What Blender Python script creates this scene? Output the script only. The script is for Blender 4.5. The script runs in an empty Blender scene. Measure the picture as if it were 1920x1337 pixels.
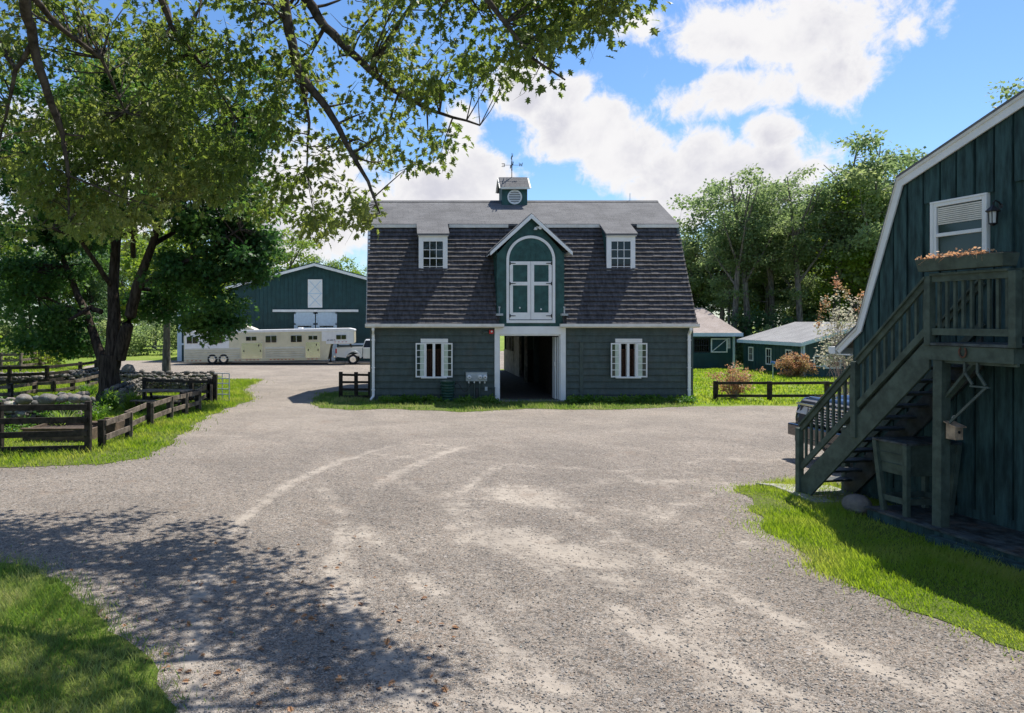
import bpy, bmesh, math, random
import numpy as np
from mathutils import Vector, Matrix
random.seed(7); rng = np.random.default_rng(7)
R = math.radians
SC = bpy.context.scene
COL = SC.collection

# ------------------------------------------------------------------ camera
F, HZ, CX, H = 1450.0, 602.0, 745.0, 2.9      # focal length (px of a 1920 wide frame), horizon row, principal column, eye height
cam_d = bpy.data.cameras.new('camera'); cam = bpy.data.objects.new('camera', cam_d); COL.objects.link(cam)
cam.location = (0, 0, H); cam.rotation_euler = (R(90), 0, 0)
cam_d.sensor_width = 36; cam_d.lens = 36 * F / 1920
cam_d.shift_x = (960 - CX) / 1920; cam_d.shift_y = -(668.5 - HZ) / 1920
cam_d.clip_start = 0.1; cam_d.clip_end = 2000
SC.camera = cam

def G(px, py, z=0.0):
    d = F * (H - z) / (py - HZ); return ((px - CX) * d / F, d)
def P(px, py, d):
    return Vector(((px - CX) * d / F, d, H - (py - HZ) * d / F))

# ------------------------------------------------------------------ sun, sky, exposure
SUN = Vector((.385, .365, 1.0)).normalized()
sd = bpy.data.lights.new('sun', 'SUN'); sd.energy = 4.6; sd.angle = R(0.53); sd.color = (1.0, .945, .86)
so = bpy.data.objects.new('sun', sd); COL.objects.link(so)
so.rotation_euler = SUN.to_track_quat('Z', 'Y').to_euler(); so.location = (20, 20, 60)
SC.view_settings.view_transform = 'Standard'; SC.view_settings.look = 'None'
SC.view_settings.exposure = 0.70; SC.view_settings.gamma = 1.0

W = bpy.data.worlds.new('World'); SC.world = W; W.use_nodes = True
nt = W.node_tree; nt.nodes.clear()
class NB:
    """tiny node builder"""
    def __init__(s, nt): s.nt = nt
    def n(s, t, **k):
        o = s.nt.nodes.new(t)
        for a, v in k.items(): setattr(o, a, v)
        return o
    def L(s, a, b): s.nt.links.new(a, b)
    def val(s, x, sock):
        if isinstance(x, (int, float)): sock.default_value = x
        elif isinstance(x, (tuple, list)): sock.default_value = x
        else: s.L(x, sock)
    def m(s, op, a, b=0.0, c=0.0):
        o = s.n('ShaderNodeMath', operation=op); s.val(a, o.inputs[0]); s.val(b, o.inputs[1]); s.val(c, o.inputs[2]); return o.outputs[0]
    def ss(s, x, lo, hi, a=0.0, b=1.0):
        o = s.n('ShaderNodeMapRange', interpolation_type='SMOOTHSTEP'); s.val(x, o.inputs[0])
        s.val(lo, o.inputs[1]); s.val(hi, o.inputs[2]); s.val(a, o.inputs[3]); s.val(b, o.inputs[4]); return o.outputs[0]
    def noise(s, v, sc, det=4, ro=.5, dist=0.0, dim='3D'):
        o = s.n('ShaderNodeTexNoise', noise_dimensions=dim); s.L(v, o.inputs['Vector']); s.val(sc, o.inputs['Scale'])
        s.val(det, o.inputs['Detail']); s.val(ro, o.inputs['Roughness']); s.val(dist, o.inputs['Distortion']); return o.outputs[0]
    def mix(s, f, a, b, t='RGBA', mode='MIX'):
        o = s.n('ShaderNodeMix', data_type=t, blend_type=mode) if t == 'RGBA' else s.n('ShaderNodeMix', data_type=t)
        i = 6 if t == 'RGBA' else 2
        s.val(f, o.inputs[0])
        for q, x in ((i, a), (i + 1, b)):
            if t == 'RGBA' and isinstance(x, tuple) and len(x) == 3: x = x + (1,)
            s.val(x, o.inputs[q])
        return o.outputs[2 if t == 'RGBA' else 0]
B = NB(nt)
sky = B.n('ShaderNodeTexSky', sky_type='NISHITA'); sky.sun_disc = False
sky.sun_elevation = math.asin(SUN.z); sky.sun_rotation = math.atan2(SUN.x, SUN.y)
sky.altitude = 300; sky.air_density = 1.0; sky.dust_density = .6; sky.ozone_density = 2.2
tc = B.n('ShaderNodeTexCoord'); V = tc.outputs['Generated']
sx = B.n('ShaderNodeSeparateXYZ'); B.L(V, sx.inputs[0])
az = B.m('ARCTAN2', sx.outputs[0], sx.outputs[1]); el = B.m('ARCSINE', sx.outputs[2])
def dirpx(px, py):
    v = Vector(((px - CX) / F, 1, (HZ - py) / F)).normalized()
    return math.atan2(v.x, v.y), math.asin(v.z)
# cumulus: lumps standing in the sky, (column,row,half width,half height,weight)
blobs = [(980,175,70,52,1.0),(1075,245,100,62,1.1),(1160,300,85,58,1.0),(1060,180,55,42,.9),(1240,325,60,55,.9),(1390,320,140,62,1.2),(1490,330,70,60,1.0),(1330,280,60,45,1.0),(1440,255,60,48,1.0),
         (1480,60,175,75,1.0),(1390,170,120,55,.9),(1560,120,90,75,.85),(1190,45,70,38,.75),(1330,60,90,60,.9),(1290,370,90,60,1.0),(1190,350,70,40,.8),
         (880,330,60,62,1.1),(800,360,100,55,1.0),(700,400,130,60,1.0),(870,240,45,50,.8),(560,420,190,95,1.0),(330,350,200,140,.8),(640,300,120,70,.55),(620,440,80,60,.6),(150,250,200,120,.6),(60,430,200,120,.7)]
dens = None
for (bx_, by_, rw, rh, w) in blobs:
    a0, e0 = dirpx(bx_, by_)
    ra = rw / F; re = rh / F
    dx = B.m('MULTIPLY', B.m('SUBTRACT', az, a0), 1 / ra); dz = B.m('MULTIPLY', B.m('SUBTRACT', el, e0), 1 / re)
    r2 = B.m('ADD', B.m('MULTIPLY', dx, dx), B.m('MULTIPLY', dz, dz))
    g = B.m('MULTIPLY', B.m('EXPONENT', B.m('MULTIPLY', r2, -.8)), w)
    dens = g if dens is None else B.m('MAXIMUM', dens, g)
# clouds for the rest of the sky dome
front = B.ss(sx.outputs[1], .55, .75)
gen = B.m('MULTIPLY', B.ss(B.noise(V, 2.2, 3, .5), .5, .72), B.m('SUBTRACT', 1.0, front))
dens = B.m('MAXIMUM', dens, gen)
n1 = B.noise(V, 9, 8, .62, .35); n2 = B.noise(V, 30, 6, .66, .5)
nn = B.m('ADD', B.m('MULTIPLY', B.m('SUBTRACT', n1, .5), 2.3), B.m('MULTIPLY', B.m('SUBTRACT', n2, .5), 1.2))
dd = B.m('ADD', dens, B.m('MULTIPLY', nn, .72))
cm = B.ss(dd, .33, .68)
body = B.ss(B.noise(V, 7, 6, .6, .2), .38, .66)
depth_ = B.ss(dd, .55, 1.15)
shade = B.m('MULTIPLY', body, depth_)
ccol = B.mix(B.m('MULTIPLY', shade, 1.0), (.97, .96, .97), (.68, .68, .76))
bg1 = B.n('ShaderNodeBackground'); bg1.inputs[1].default_value = .11
hs = B.n('ShaderNodeHueSaturation'); hs.inputs['Saturation'].default_value = 1.12; hs.inputs['Value'].default_value = 1.0
B.L(sky.outputs[0], hs.inputs['Color'])
tint = B.mix(1.0, hs.outputs[0], (.70, .82, .95), mode='MULTIPLY'); B.L(tint, bg1.inputs[0])
bg2 = B.n('ShaderNodeBackground'); bg2.inputs[1].default_value = .60; B.L(ccol, bg2.inputs[0])
mx = B.n('ShaderNodeMixShader'); B.L(cm, mx.inputs[0]); B.L(bg1.outputs[0], mx.inputs[1]); B.L(bg2.outputs[0], mx.inputs[2])
wo = B.n('ShaderNodeOutputWorld'); B.L(mx.outputs[0], wo.inputs[0])

# ------------------------------------------------------------------ materials
def newmat(name):
    m = bpy.data.materials.new(name); m.use_nodes = True
    b = NB(m.node_tree); bs = m.node_tree.nodes['Principled BSDF']
    return m, b, bs
def mat(name, col, rough=.6, var=.12, sc=6.0, metal=0.0, bump=0.0, bsc=60.0, stretch=(1, 1, 1), spec=.5, dirt=None, coat=0):
    """painted / wooden / metal surface: base colour with two scales of noise, grain bump"""
    m, b, bs = newmat(name)
    t = b.n('ShaderNodeTexCoord'); mp = b.n('ShaderNodeMapping'); mp.inputs['Scale'].default_value = stretch
    b.L(t.outputs['Object'], mp.inputs[0]); v = mp.outputs[0]
    n = b.noise(v, sc, 6, .6)
    lo = tuple(c * (1 - var * 1.6) for c in col); hi = tuple(min(1, c * (1 + var * 1.6)) for c in col)
    c = b.mix(b.ss(n, .3, .7), lo, hi)
    if dirt:
        c = b.mix(b.m('MULTIPLY', b.ss(b.noise(v, sc * .35, 8, .7), .5, .7), dirt[1]), c, dirt[0])
    b.L(c, bs.inputs['Base Color']) if not isinstance(c, tuple) else None
    bs.inputs['Roughness'].default_value = rough; bs.inputs['Metallic'].default_value = metal
    bs.inputs['Specular IOR Level'].default_value = spec
    if coat: bs.inputs['Coat Weight'].default_value = coat; bs.inputs['Coat Roughness'].default_value = .03
    if bump:
        bn = b.n('ShaderNodeBump'); bn.inputs['Strength'].default_value = bump; bn.inputs['Distance'].default_value = .01
        b.L(b.noise(v, bsc, 5, .6), bn.inputs['Height']); b.L(bn.outputs[0], bs.inputs['Normal'])
    return m
M = {}
M['siding'] = mat('dark_green_shingle_siding', (.060, .084, .076), .62, .12, 3, bump=.4, bsc=25, stretch=(2, 1, 1), spec=.35, dirt=((.11, .105, .085), .35))
M['teal'] = mat('teal_green_paint', (.026, .082, .076), .6, .18, 4, bump=.35, bsc=40, spec=.35)
M['metalwall'] = mat('green_steel_siding', (.016, .058, .062), .5, .12, 2, bump=.1, spec=.4)
M['rboard'] = mat('dark_stained_board', (.031, .066, .066), .75, .3, 4, bump=.7, bsc=16, stretch=(3, 3, .5), spec=.2)
M['stair'] = mat('green_stained_deck_wood', (.066, .090, .072), .7, .18, 6, bump=.5, bsc=20, stretch=(1, 1, 1), spec=.25)
M['deck'] = mat('worn_deck_paint', (.04, .052, .055), .55, .5, 7, bump=.6, bsc=30, spec=.4, dirt=((.13, .10, .08), .7))
M['white'] = mat('white_trim_paint', (.78, .79, .78), .5, .03, 3, bump=.15, dirt=((.55, .52, .45), .35))
M['cream'] = mat('aged_white_gutter', (.72, .69, .61), .45, .06, 3, bump=.1, dirt=((.42, .36, .27), .5))
M['rooflow'] = mat('dark_brown_thick_shingle', (.088, .083, .084), .85, .25, 4, bump=1.0, bsc=50, stretch=(2.5, 1, 1), spec=.25)
M['black'] = mat('black_iron', (.012, .012, .013), .5, .1)
M['rubber'] = mat('tyre_rubber', (.018, .018, .018), .8, .15, bump=.2)
M['fence'] = mat('dark_creosoted_fence', (.028, .023, .018), .8, .4, 6, bump=.9, bsc=18, stretch=(1, 1, 1), spec=.25, dirt=((.16, .13, .10), .35))
M['fencegrey'] = mat('weathered_grey_brown_board', (.15, .12, .095), .85, .35, 5, bump=.9, bsc=22, spec=.2, dirt=((.06, .05, .04), .6))
M['galv'] = mat('galvanised_steel', (.55, .57, .58), .4, .08, 8, metal=.6)
M['alu'] = mat('trailer_aluminium', (.66, .62, .47), .42, .05, 2, metal=.3, spec=.5)
M['alushiny'] = mat('polished_aluminium_door', (.70, .69, .52), .2, .04, 2, metal=.85)
M['trailerwhite'] = mat('trailer_roof_white', (.8, .81, .82), .35, .03)
M['bluetrim'] = mat('pale_blue_paint', (.16, .33, .58), .4, .1)
M['silver'] = mat('silver_car_paint', (.66, .67, .68), .3, .03, 2, metal=.25, coat=.6)
M['blackpaint'] = mat('black_car_paint', (.012, .013, .016), .15, .1, 2, coat=1.0)
M['chrome'] = mat('chrome', (.7, .7, .7), .12, .03, metal=1.0)
M['plastic'] = mat('dark_grey_plastic', (.03, .03, .032), .5, .1)
M['greenplastic'] = mat('dark_green_plastic_hose_pot', (.018, .06, .045), .4, .1)
M['meterbox'] = mat('grey_meter_cabinet', (.38, .42, .43), .45, .06, 8)
M['curtain'] = mat('pale_green_glass_curtain', (.50, .58, .48), .6, .08)
M['bluish'] = mat('light_grey_blue_door_paint', (.52, .64, .74), .5, .04)
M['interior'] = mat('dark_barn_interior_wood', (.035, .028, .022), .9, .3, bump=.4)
M['stallwood'] = mat('whitewashed_stall_wood', (.42, .38, .33), .9, .35, 5, bump=.8, stretch=(2, 2, .6), dirt=((.12, .09, .07), .7))
M['treadwood_shade'] = mat('shade_darkened_tread_wood', (.032, .038, .036), .7, .3, 7, bump=.6)  # stair wood darkened in colour to stand for the shade under the stairs
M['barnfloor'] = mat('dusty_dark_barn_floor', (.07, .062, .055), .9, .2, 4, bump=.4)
M['concrete'] = mat('worn_concrete', (.30, .29, .27), .85, .15, 6, bump=.4, dirt=((.14, .12, .10), .6))
M['rust'] = mat('rusty_iron', (.10, .045, .025), .8, .4, 20, bump=.5)
M['cedar'] = mat('weathered_cedar', (.34, .25, .17), .85, .3, 6, bump=.6)
M['bed'] = mat('brown_raised_bed_boards', (.11, .075, .050), .85, .3, 5, bump=.7)
M['redlens'] = mat('red_plastic_lens', (.55, .02, .02), .25, .1)
M['orangelens'] = mat('orange_marker_lens', (.85, .22, .02), .25, .1)
M['brass'] = mat('brass_cap', (.5, .42, .25), .35, .1, metal=.8)
M['soil'] = mat('dark_soil', (.05, .035, .025), .95, .3, 20, bump=.8)
M['lampglass'] = mat('frosted_lamp_glass', (.55, .56, .55), .2, .05)
M['bluepump'] = mat('blue_pump_paint', (.05, .16, .40), .4, .1)
def glassmat(name, col, rough=.03):
    m, b, bs = newmat(name); bs.inputs['Base Color'].default_value = col + (1,); bs.inputs['Roughness'].default_value = rough
    bs.inputs['Specular IOR Level'].default_value = .45
    t = b.n('ShaderNodeTexCoord'); bn = b.n('ShaderNodeBump'); bn.inputs['Strength'].default_value = .04
    b.L(b.noise(t.outputs['Object'], 3, 2, .5), bn.inputs['Height']); b.L(bn.outputs[0], bs.inputs['Normal'])
    return m
M['glass'] = glassmat('dark_window_glass', (.010, .013, .014))
M['glassgreen'] = glassmat('greenish_window_glass', (.035, .055, .045), .06)

def shinglemat(name, c1, c2, rowh, tabw, xyz='XY', z_up=False):
    """asphalt shingle courses: brick pattern in object space with granule noise"""
    m, b, bs = newmat(name)
    t = b.n('ShaderNodeTexCoord'); sp = b.n('ShaderNodeSeparateXYZ'); b.L(t.outputs['Object'], sp.inputs[0])
    cb = b.n('ShaderNodeCombineXYZ')
    b.L(sp.outputs['XYZ'.index(xyz[0])], cb.inputs[0]); b.L(sp.outputs['XYZ'.index(xyz[1])], cb.inputs[1])
    br = b.n('ShaderNodeTexBrick'); b.L(cb.outputs[0], br.inputs['Vector']); br.inputs['Scale'].default_value = 1
    br.inputs['Brick Width'].default_value = tabw; br.inputs['Row Height'].default_value = rowh
    br.inputs['Mortar Size'].default_value = rowh * .07; br.inputs['Mortar Smooth'].default_value = .3
    br.inputs['Color1'].default_value = c1 + (1,); br.inputs['Color2'].default_value = c2 + (1,)
    br.inputs['Mortar'].default_value = tuple(c * .2 for c in c1) + (1,)
    n = b.noise(t.outputs['Object'], 1.3, 6, .65); g = b.noise(t.outputs['Object'], 90, 3, .6)
    c = b.mix(.5, br.outputs['Color'], b.mix(b.ss(n, .3, .7), tuple(x * .65 for x in c1), tuple(min(1, x * 1.25) for x in c2)))
    c = b.mix(.45, c, b.mix(b.ss(g, .3, .7), tuple(x * .5 for x in c1), tuple(min(1, x * 1.6) for x in c2)))
    b.L(c, bs.inputs['Base Color']); bs.inputs['Roughness'].default_value = .9; bs.inputs['Specular IOR Level'].default_value = .25
    bn = b.n('ShaderNodeBump'); bn.inputs['Strength'].default_value = .5; bn.inputs['Distance'].default_value = .02
    b.L(b.m('ADD', b.m('MULTIPLY', br.outputs['Fac'], -1.0), b.m('MULTIPLY', g, .5)), bn.inputs['Height']); b.L(bn.outputs[0], bs.inputs['Normal'])
    return m
M['asphalt_shingle'] = shinglemat('grey_asphalt_shingle', (.075, .075, .078), (.165, .165, .168), .14, .42)
M['brown_shingle'] = shinglemat('tan_red_asphalt_shingle', (.24, .19, .16), (.33, .29, .27), .14, .30)
M['pale_shingle'] = shinglemat('pale_grey_asphalt_shingle', (.20, .20, .205), (.27, .27, .27), .14, .30)

# ------------------------------------------------------------------ mesh builder
class MB:
    def __init__(s): s.v = []; s.f = []; s.T = None
    def add(s, vs, fs):
        n = len(s.v)
        if s.T is not None: vs = [tuple(s.T @ Vector(p)) for p in vs]
        s.v += [tuple(p) for p in vs]; s.f += [tuple(i + n for i in f) for f in fs]; return s
    def box(s, x0, x1, y0, y1, z0, z1):
        return s.add([(x0,y0,z0),(x1,y0,z0),(x1,y1,z0),(x0,y1,z0),(x0,y0,z1),(x1,y0,z1),(x1,y1,z1),(x0,y1,z1)],
                     [(0,3,2,1),(4,5,6,7),(0,1,5,4),(1,2,6,5),(2,3,7,6),(3,0,4,7)])
    def hexa(s, p8): return s.add(p8, [(0,3,2,1),(4,5,6,7),(0,1,5,4),(1,2,6,5),(2,3,7,6),(3,0,4,7)])
    def bar(s, a, b, w, h, up=(0, 0, 1)):
        a = Vector(a); b = Vector(b); d = (b - a).normalized(); u = Vector(up)
        if abs(d.dot(u)) > .98: u = Vector((0, 1, 0))
        r = d.cross(u).normalized() * w / 2; t = r.cross(d).normalized() * h / 2
        return s.hexa([a-r-t, a+r-t, b+r-t, b-r-t, a-r+t, a+r+t, b+r+t, b-r+t])
    def tube(s, pts, rad, n=8, cap=True):
        pts = [Vector(p) for p in pts]; k = len(pts)
        if not hasattr(rad, '__len__'): rad = [rad] * k
        vs = []; ref = Vector((0, 0, 1))
        for i, p in enumerate(pts):
            d = (pts[min(i + 1, k - 1)] - pts[max(i - 1, 0)]).normalized()
            if abs(d.dot(ref)) > .95: ref = Vector((1, .2, 0)).normalized()
            u = d.cross(ref).normalized(); w = d.cross(u)
            vs += [p + (u * math.cos(a) + w * math.sin(a)) * rad[i] for a in [2 * math.pi * j / n for j in range(n)]]
        fs = [(i*n+j, i*n+(j+1)%n, (i+1)*n+(j+1)%n, (i+1)*n+j) for i in range(k-1) for j in range(n)]
        if cap: fs += [tuple(range(n)), tuple(reversed(range((k-1)*n, k*n)))]
        return s.add(vs, fs)
    def prism(s, poly, ax, a0, a1):
        """2-D polygon extruded along axis ax ('x','y','z'); poly in the two other axes in order"""
        n = len(poly)
        def mk(p, a): return {'x': (a, p[0], p[1]), 'y': (p[0], a, p[1]), 'z': (p[0], p[1], a)}[ax]
        return s.add([mk(p, a0) for p in poly] + [mk(p, a1) for p in poly],
                     [tuple(range(n)), tuple(reversed(range(n, 2*n)))] + [(i, (i+1)%n, n+(i+1)%n, n+i) for i in range(n)])
    def quad(s, *p): return s.add(list(p), [tuple(range(len(p)))])
    def lathe(s, prof, c, ax='z', n=20):
        vs = []
        for r, h in prof:
            for j in range(n):
                a = 2 * math.pi * j / n; q = (r*math.cos(a), r*math.sin(a))
                vs.append({'z': (c[0]+q[0], c[1]+q[1], c[2]+h), 'y': (c[0]+q[0], c[1]+h, c[2]+q[1]), 'x': (c[0]+h, c[1]+q[0], c[2]+q[1])}[ax])
        k = len(prof)
        return s.add(vs, [(i*n+j, i*n+(j+1)%n, (i+1)*n+(j+1)%n, (i+1)*n+j) for i in range(k-1) for j in range(n)] + [tuple(range(n)), tuple(reversed(range((k-1)*n, k*n)))])
    def build(s, name, m, parent=None, bevel=0, smooth=False, world=False):
        me = bpy.data.meshes.new(name); vs = s.v
        if parent is not None and world:
            o_ = parent
            off = Vector((0, 0, 0))
            while o_: off += o_.location; o_ = o_.parent
            vs = [(p[0]-off.x, p[1]-off.y, p[2]-off.z) for p in vs]
        me.from_pydata(vs, [], s.f); me.materials.append(M[m] if isinstance(m, str) else m)
        bm = bmesh.new(); bm.from_mesh(me); bmesh.ops.recalc_face_normals(bm, faces=bm.faces); bm.to_mesh(me); bm.free()
        if smooth:
            for p in me.polygons: p.use_smooth = True
            try: me.set_sharp_from_angle(angle=R(40))
            except Exception: pass
        o = bpy.data.objects.new(name, me); COL.objects.link(o)
        if parent is not None: o.parent = parent
        if bevel:
            md = o.modifiers.new('bevel', 'BEVEL'); md.width = bevel; md.segments = 2; md.limit_method = 'ANGLE'; md.angle_limit = R(50)
        return o
def tag(o, label=None, cat=None, group=None, kind=None):
    if label: o['label'] = label
    if cat: o['category'] = cat
    if group: o['group'] = group
    if kind: o['kind'] = kind
    return o
def empty(name, loc, label=None, cat=None, group=None, rz=0):
    o = bpy.data.objects.new(name, None); COL.objects.link(o); o.location = loc; o.rotation_euler = (0, 0, rz)
    o.empty_display_size = .2
    return tag(o, label, cat, group)
def copy_tree(o, parent=None):
    kids = [c for c in o.children]
    c = o.copy(); COL.objects.link(c)
    if parent is not None: c.parent = parent
    for k in kids: copy_tree(k, c)
    return c
def plabel(o, s): o['label'] = s; return o

# numpy meshes (leaves, blades, stones) ----------------------------------------------------------
def np_mesh(name, V_, faces, m, parent=None, rnd=None, loc=None):
    """V_ (n,3); faces (k,c) all the same corner count; rnd (k,) one random number per face"""
    me = bpy.data.meshes.new(name); n = len(V_); k, c = faces.shape
    me.vertices.add(n); me.vertices.foreach_set('co', V_.astype(np.float32).ravel())
    me.loops.add(k * c); me.loops.foreach_set('vertex_index', faces.astype(np.int32).ravel())
    me.polygons.add(k); me.polygons.foreach_set('loop_start', (np.arange(k) * c).astype(np.int32))
    me.polygons.foreach_set('loop_total', np.full(k, c, dtype=np.int32))
    me.update(calc_edges=True); me.validate(verbose=False)
    if rnd is not None:
        at = me.attributes.new('rnd', 'FLOAT', 'FACE'); at.data.foreach_set('value', rnd.astype(np.float32))
    me.materials.append(M[m] if isinstance(m, str) else m)
    o = bpy.data.objects.new(name, me); COL.objects.link(o)
    if parent is not None: o.parent = parent
    if loc is not None: o.location = loc
    return o
def rot_frames(d, up):
    """frames with local Y along d, local Z near up -> (N,3,3) columns x,y,z"""
    d = d / np.linalg.norm(d, axis=1, keepdims=True)
    x = np.cross(d, up); ln = np.linalg.norm(x, axis=1, keepdims=True); x = np.where(ln < 1e-3, np.array([[1., 0, 0]]), x / np.maximum(ln, 1e-6))
    z = np.cross(x, d); return np.stack([x, d, z], axis=2)
def scatter_mesh(name, tv, tf, pos, frames, size, m, parent=None, loc=None, sz3=None, face_rnd=None):
    N = len(pos); tv = np.asarray(tv, float); tf = np.asarray(tf)
    loc_v = tv[None] * (size[:, None, None] if sz3 is None else sz3[:, None, :])
    w = np.einsum('nij,nkj->nki', frames, loc_v) + pos[:, None]
    faces = (tf[None] + (np.arange(N) * len(tv))[:, None, None]).reshape(-1, tf.shape[1])
    rr = rng.random(N) if face_rnd is None else face_rnd
    rnd = np.repeat(rr, len(tf))
    return np_mesh(name, w.reshape(-1, 3), faces, m, parent, rnd, loc)

# ------------------------------------------------------------------ leaf and grass materials
def leafmat(name, c1, c2, c3, trans=.45, gloss=.25, sc=.35):
    m, b, bs = newmat(name); nt_ = m.node_tree
    at = b.n('ShaderNodeAttribute', attribute_name='rnd'); t = b.n('ShaderNodeTexCoord')
    n = b.noise(t.outputs['Object'], sc, 3, .6)
    c = b.mix(at.outputs['Fac'], c1, c2); c = b.mix(b.ss(n, .4, .65), c, b.mix(at.outputs['Fac'], c2, c3))
    b.L(c, bs.inputs['Base Color']); bs.inputs['Roughness'].default_value = .5; bs.inputs['Specular IOR Level'].default_value = gloss
    tr = b.n('ShaderNodeBsdfTranslucent')
    hs = b.n('ShaderNodeHueSaturation'); hs.inputs['Saturation'].default_value = 1.12; hs.inputs['Value'].default_value = 1.75; hs.inputs['Hue'].default_value = .485
    b.L(c, hs.inputs['Color']); b.L(hs.outputs[0], tr.inputs['Color'])
    mx = b.n('ShaderNodeMixShader'); mx.inputs[0].default_value = trans
    b.L(bs.outputs[0], mx.inputs[1]); b.L(tr.outputs[0], mx.inputs[2])
    b.L(mx.outputs[0], nt_.nodes['Material Output'].inputs[0])
    return m
M['grass'] = leafmat('lawn_grass', (.15, .26, .032), (.23, .335, .05), (.34, .37, .10), .5, .3, .8)
M['grasswild'] = leafmat('rough_lawn_grass', (.085, .165, .035), (.15, .24, .05), (.34, .33, .16), .5, .3, 1.3)
M['oakleaf'] = leafmat('oak_leaf', (.075, .125, .028), (.12, .175, .04), (.19, .22, .07), .55, .6, .6)
M['mapleleaf'] = leafmat('maple_leaf', (.028, .085, .028), (.055, .13, .035), (.12, .20, .045), .48, .3, .5)
M['midleaf'] = leafmat('yellow_green_leaf', (.09, .17, .03), (.16, .24, .045), (.23, .28, .06), .5, .25, .4)
M['forestleaf'] = leafmat('woodland_leaf', (.12, .185, .085), (.18, .245, .105), (.26, .30, .13), .5, .25, .12)  # woodland greens paled to carry the slight distance haze in their colour
M['forestdark'] = leafmat('dark_woodland_leaf', (.055, .11, .055), (.09, .155, .065), (.14, .20, .085), .45, .2, .15)
M['redbush'] = leafmat('orange_brown_shrub_leaf', (.34, .20, .12), (.44, .27, .15), (.22, .24, .08), .35, .3, 2)
M['palebush'] = leafmat('silvery_pink_shrub_leaf', (.34, .33, .24), (.50, .46, .38), (.20, .28, .12), .4, .4, 2)
M['weed'] = leafmat('weed_leaf', (.045, .12, .02), (.08, .19, .03), (.16, .24, .05), .4, .3, 1)
M['deadleaf'] = leafmat('dry_fallen_leaf', (.26, .13, .06), (.36, .20, .10), (.20, .11, .07), .1, .2, 2)
M['straw'] = leafmat('dried_flower', (.42, .26, .14), (.62, .42, .24), (.55, .30, .14), .3, .2, 6)
M['bark'] = mat('furrowed_bark', (.052, .040, .032), .95, .4, 4, bump=1.0, bsc=9, stretch=(3, 3, .5), spec=.1)
M['barkgrey'] = mat('grey_bark', (.17, .15, .125), .95, .35, 3, bump=1.0, bsc=10, stretch=(3, 3, .7), spec=.1)
M['barkdark'] = mat('dark_oak_branch_bark', (.075, .062, .052), .95, .35, 8, bump=1.0, bsc=30, spec=.1)
M['twig'] = mat('silvery_twig', (.34, .27, .22), .9, .2)

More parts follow.
